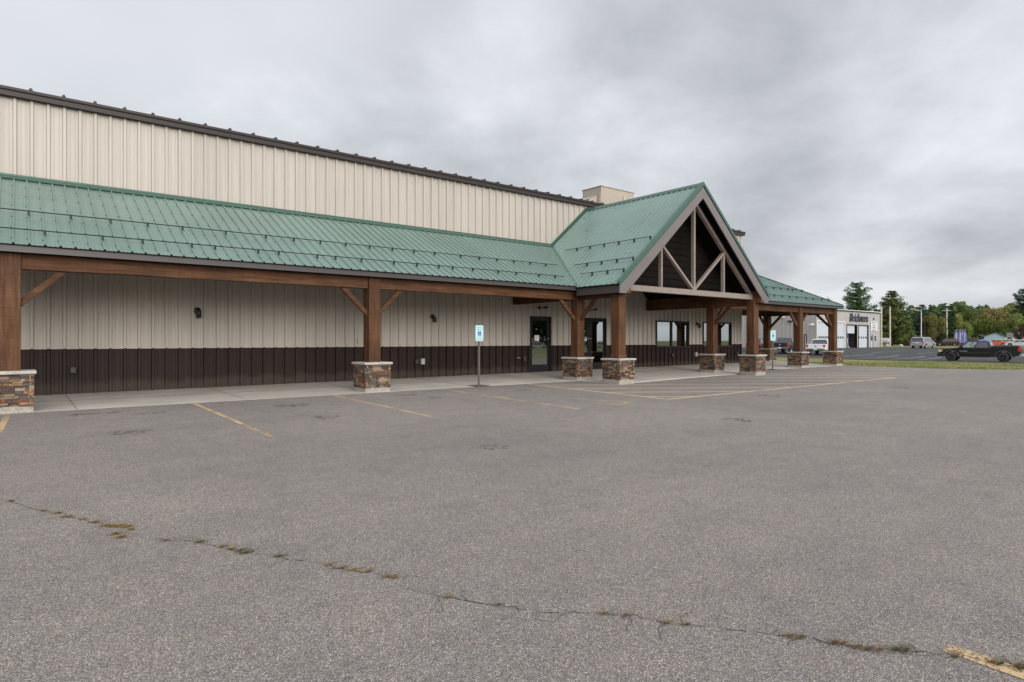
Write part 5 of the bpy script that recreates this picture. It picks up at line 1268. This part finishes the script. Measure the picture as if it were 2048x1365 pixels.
def rust_mat():
    m = leafmat('turning_foliage'); T = NT(m.node_tree); b = T.n['Principled BSDF']; old = b.inputs['Base Color'].links[0].from_socket
    tc = T.add('ShaderNodeTexCoord'); sp = T.add('ShaderNodeSeparateXYZ', {0: (tc, 'Object')}); n = T.add('ShaderNodeTexNoise', {'Vector': (tc, 'Object'), 'Scale': .25, 'Detail': 3.0})
    s = T.math('ADD', T.math('MULTIPLY', (sp, 2), .085), T.math('ADD', T.math('MULTIPLY', (sp, 0), .06), T.math('MULTIPLY', (n, 0), .8)))
    f = T.ramp(s, [(.86, 0.0), (1.12, 1.0)]); n_, _ = T.mix(T.math('MULTIPLY', (f, 0), .6), (.1, .1, .1), (.24, .14, .06)); T.l.new(old, n_.inputs[6]); T.l.new(n_.outputs[2], b.inputs['Base Color']); return m
M['rust'] = rust_mat()
def clump(mb, c, rx, rz, n, s, flat=.5):
    for _ in range(n):
        while True:
            u = Vector((random.uniform(-1, 1), random.uniform(-1, 1), random.uniform(-1, 1)))
            if .15 < u.length < 1: break
        p = Vector((c[0]+u.x*rx, c[1]+u.y*rx, c[2]+u.z*rz)); a = Vector((random.gauss(0, 1), random.gauss(0, 1), random.gauss(0, flat))).normalized()*s*random.uniform(.6, 1.2)
        b = Vector((random.gauss(0, 1), random.gauss(0, 1), random.gauss(0, flat))).normalized()*s*.6
        mb.add([p-a*.5-b*.3, p+a*.5-b*.2, p+b*.6], [(0,1,2)])
def conifer(seed, h, r, t0=.1, shape=.85, up=.1, n_wh=20, top_round=0, gap=.0):
    random.seed(seed); tr = MB(); cr = MB(); tr.tube([(0,0,0), (.1,0,h*.5), (0,.05,h*.97)], [h*.016, h*.010, .03], 7)
    for i in range(n_wh):
        t = lerp(t0, 1.0, (i+random.uniform(-.3, .3))/n_wh); z = h*t; q = (1-t)/(1-t0); rad = r*(q**shape)*random.uniform(.72, 1.12)
        if top_round: rad = r*math.sqrt(max(.05, 1-((t-.45)/.56)**2))*random.uniform(.6, 1.08)
        nb = 7 if t < .8 else 5; a0 = random.uniform(0, 6.28)
        for k in range(nb):
            if random.random() < gap: continue
            a = a0+6.28*k/nb+random.uniform(-.3, .3); L = rad*random.uniform(.72, 1.12); d = Vector((math.cos(a), math.sin(a), 0))
            e = Vector((0, 0, z))+d*L+Vector((0, 0, L*up+random.uniform(-.2, .2))); s = Vector((0, 0, z-.05*L))
            mid = s.lerp(e, .55)+Vector((0, 0, -.06*L)); tr.tube([s, mid, e], [.045+.01*L, .04, .015], 4, cap=False)
            m = max(3, int(L/.36))
            for j in range(m):
                u = .22+.78*(j+random.random()*.5)/m; p = (s.lerp(mid, u/.55) if u < .55 else mid.lerp(e, (u-.55)/.45)); wdt = .16+.30*(1-abs(u-.6))
                clump(cr, p+Vector((0, 0, .06)), wdt*1.9*min(1, .3+L*.45), .30*min(1, .4+L*.4), 15, .50, .45)
    return tr, cr
def broad(seed, h, r, trunk=.25, n_l=22, s=.42, dens=330):
    random.seed(seed); tr = MB(); cr = MB(); tr.tube([(0,0,0), (.1,.1,h*trunk), (0,0,h*.7)], [h*.025, h*.02, .06], 7)
    H = h*(1-trunk*.7); zc = h*trunk*.7+H*.5
    for i in range(n_l):
        while True:
            u = Vector((random.gauss(0, 1), random.gauss(0, 1), random.gauss(0, 1))).normalized()*random.uniform(.55, .9)
            if u.z > -.75: break
        c = Vector((u.x*r*.82, u.y*r*.82, zc+u.z*H*.43)); lr = r*random.uniform(.22, .40)
        tr.tube([(0, 0, h*trunk*random.uniform(.8, 1.4)), Vector((0, 0, h*trunk)).lerp(c, .6)+Vector((0,0,-.2)), c], [.09, .06, .02], 4, cap=False)
        for _ in range(dens):
            v = Vector((random.gauss(0, 1), random.gauss(0, 1), random.gauss(0, 1))).normalized()*lr*(random.random()**.35)*random.uniform(.8, 1.12); v.z *= .8
            p = c+v; a = Vector((random.gauss(0, 1), random.gauss(0, 1), random.gauss(0, .6))).normalized()*s*random.uniform(.5, 1.1); b = a.cross(Vector((random.gauss(0, 1), random.gauss(0, 1), random.gauss(0, 1))).normalized())*.6
            cr.add([p-a*.5, p+a*.5, p+b], [(0,1,2)])
    return tr, cr
TP = {}
def proto(key, pair, mleaf):
    t, c = pair; to = t.build('trunk', M['bark'], None, off=(0,0,0)); co = c.build('crown', mleaf, None, off=(0,0,0)); TP[key] = (to, co)
proto('pine', conifer(1, 14, 4.6, .12, .7, .26, 20, 1, .10), M['leaf'])
proto('wide', conifer(2, 12, 4.7, .05, .6, .26, 20, 0, .04), M['leaf'])
proto('spruce', conifer(3, 11, 2.9, .03, .8, .06, 21), M['leaf'])
proto('spruceb', conifer(4, 12, 3.4, .03, .68, .12, 20, 0, .06), M['leaf'])
proto('broad', broad(5, 9, 4.2), M['leaf']); proto('broadb', broad(6, 10, 3.9, .2, 24), M['leaf']); proto('maple', broad(7, 9, 5.6, .22, 34, .42, 330), M['rust'])
proto('small', broad(8, 4.2, 2.1, .3, 14, .26, 260), M['leaf'])
H0 = {'pine': 14, 'wide': 12, 'spruce': 11, 'spruceb': 12, 'broad': 9.3, 'broadb': 10.3, 'maple': 9.4, 'small': 4.3}
R0 = {'pine': 3.9, 'wide': 3.5, 'spruce': 2.9, 'spruceb': 3.4, 'broad': 4.5, 'broadb': 4.2, 'maple': 5.9, 'small': 2.3}
DK, MD, LT, YG, RS, PR, BG = (.034, .066, .028), (.070, .105, .030), (.12, .165, .042), (.21, .225, .062), (.135, .13, .045), (.060, .034, .028), (.042, .088, .050)
def tree(kind, px, d, ptop, hw, col, label, cat='tree', name=None, group='trees beyond the lots'):
    p = at(px, CY, d); z = hg(p.x, p.y)-.1; top = at(px, ptop, d).z; sz = (top-z)/H0[kind]; sx = hw*d/F_PX/1.05/R0[kind]
    e = empty(name or ('pine_tree' if kind in ('pine', 'wide') else 'spruce_tree' if 'spruce' in kind else 'broadleaf_tree'), (p.x, p.y, z), label, cat, group, random.uniform(0, 6.28) if kind != 'maple' else math.atan2(p.y, p.x)-math.pi/2)
    e.scale = (sx, sx, sz)
    for o in TP[kind]:
        c = o.copy(); COL.objects.link(c); c.parent = e
        c.color = (*col, 1)
random.seed(31)
for t in [('pine', 1713, 150, 565, 31, (.055, .115, .042), 'tall irregular pine rising behind the grey garage roof'),
 ('small', 1658, 150, 592, 16, DK, 'treetop peeking above the hip of the canopy roof'),
 ('broad', 1690, 165, 612, 16, MD, 'rounded green tree behind the left part of the garage roof'),
 ('wide', 1784, 138, 579, 37, (.085, .115, .036), 'wide spreading pine with upswept branches right of the garage'),
 ('spruce', 1750, 185, 618, 22, DK, 'dark low spruce between the two tall pines'),
 ('spruceb', 1813, 146, 634, 20, BG, 'shorter bluish spruce left of the lamp post'),
 ('spruceb', 1845, 150, 608, 31, BG, 'full spruce directly behind the lamp post'),
 ('spruce', 1861, 170, 609, 20, DK, 'narrow dark spruce top just right of the lamp post'),
 ('broadb', 1869, 147, 616, 27, RS, 'broadleaf tree with rusty red upper crown'),
 ('spruce', 1878, 150, 630, 20, DK, 'dark green spruce left of the light brown utility pole'),
 ('spruceb', 1889, 185, 605, 23, BG, 'tall spruce top behind the light brown utility pole'),
 ('spruce', 1906, 156, 622, 17, DK, 'dark spruce right of the light brown utility pole'),
 ('broad', 1918, 165, 616, 16, YG, 'yellow green tree behind the dark spruce'),
 ('spruce', 1903, 200, 607, 20, DK, 'distant dark conifer between the utility pole and the yellow green tree'),
 ('broadb', 1936, 190, 602, 19, MD, 'mid green round tree rising left of the big maple'),
 ('broad', 1930, 160, 637, 17, LT, 'light green tree behind the feather flags'),
 ('maple', 1979, 172, 613, 50, (.125, .165, .042), 'big spreading maple, green turning rust on top'),
 ('broad', 1962, 210, 607, 18, MD, 'distant green tree above the left shoulder of the maple'),
 ('broadb', 2010, 195, 600, 30, YG, 'tall yellow green tree behind the right side of the maple'),
 ('broad', 2024, 163, 614, 27, LT, 'large light green tree above the mobile home'),
 ('broadb', 2030, 205, 594, 16, YG, 'pale yellow treetop left of the far right pine'),
 ('pine', 2047, 168, 578, 22, (.028, .066, .038), 'dark tall pine cut by the right edge of the photo'),
 ('small', 2040, 150, 645, 18, PR, 'small dark purple ornamental tree before the mobile home'),
 ('broad', 1990, 215, 615, 22, MD, 'distant green tree behind the crown of the maple'),
 ('spruce', 1800, 175, 636, 20, DK, 'dark spruce low behind the wide spreading pine'),
 ('spruce', 1828, 165, 626, 16, DK, 'slim dark spruce between the wide pine and the lamp post'),
 ('broad', 1850, 190, 640, 22, MD, 'green bush like tree low behind the spruces'),
 ('broad', 2058, 175, 640, 22, DK, 'dark tree at the right edge behind the purple ornamental tree'),
 ('broad', 1560, 170, 640, 40, MD, 'tree beyond the garage behind the canopy'),
 ('broadb', 2100, 170, 600, 40, LT, 'light green tree just outside the right edge')]: tree(*t)
# trees across the road behind the camera : they only show as reflections in the glass
for i, (x, y, k, c) in enumerate([(62, -92, 'broadb', DK), (76, -98, 'wide', DK), (92, -95, 'broad', MD), (105, -102, 'spruceb', DK), (120, -98, 'broadb', DK), (40, -96, 'wide', MD), (20, -99, 'broad', DK)]):
    e = empty('broadleaf_tree' if 'broad' in k else 'pine_tree', (x, y, -1.3), 'dark tree across the lawn that shows only as a reflection in the door glass', 'tree', 'trees reflected in the glass', i*1.3)
    e.scale = (2.0, 2.0, 2.1)
    for o in TP[k]: cc = o.copy(); COL.objects.link(cc); cc.parent = e; cc.color = (*c, 1)
# far wood closing the view behind the individual trees
random.seed(4); mb = MB(); 
for k in range(42000):
    px = random.uniform(1480, 2150); d = random.uniform(215, 250); p = at(px, CY, d); g_ = hg(p.x, p.y)
    topz = at(px, (626 if px < 1790 else 626-11*sstep((px-1790)/50))+5*math.sin(px*.045)+4*math.sin(px*.13)+3*math.sin(px*.41), d).z; z = g_+(topz-g_)*math.sqrt(random.random())
    a = Vector((random.gauss(0, 1), random.gauss(0, 1), random.gauss(0, .7))).normalized()*random.uniform(.8, 1.7); b = a.cross(Vector((random.gauss(0, 1), random.gauss(0, 1), random.gauss(0, 1))).normalized())*.7
    q = Vector((p.x, p.y, z)); mb.add([q-a*.5, q+a*.5, q+b], [(0,1,2)])
for k in range(36000):
    x = random.uniform(-20, 150); y = random.uniform(-128, -108); z = -1.2+13*math.sqrt(random.random())*(1+.2*math.sin(x*.11))
    a = Vector((random.gauss(0, 1), random.gauss(0, 1), random.gauss(0, .7))).normalized()*random.uniform(1.2, 2.4); b = a.cross(Vector((random.gauss(0, 1), random.gauss(0, 1), random.gauss(0, 1))).normalized())*.7
    q = Vector((x, y, z)); mb.add([q-a*.5, q+a*.5, q+b], [(0,1,2)])
fw = mb.build('far_wood', M['leaf']); fw.color = (.062, .098, .036, 1); tag(fw, 'dense dark green wood closing the horizon beyond the lots', 'wood', kind='stuff')
for a, b in TP.values(): bpy.data.objects.remove(a); bpy.data.objects.remove(b)
for i, (x, y, pm) in enumerate([(88, -66, 'pwhite'), (96, -63, 'psilver'), (104, -61, 'pwhite')]):
    vehicle('parked_car', suv_spec(1.7) if i != 1 else sedan_spec(), M[pm], (x, y, -.9), R(10+i*8), ['white car reflected at the left of the door glass', 'silver sedan reflected in the middle of the door glass', 'white car reflected at the right of the door glass'][i], 'car', 'cars reflected in the glass')
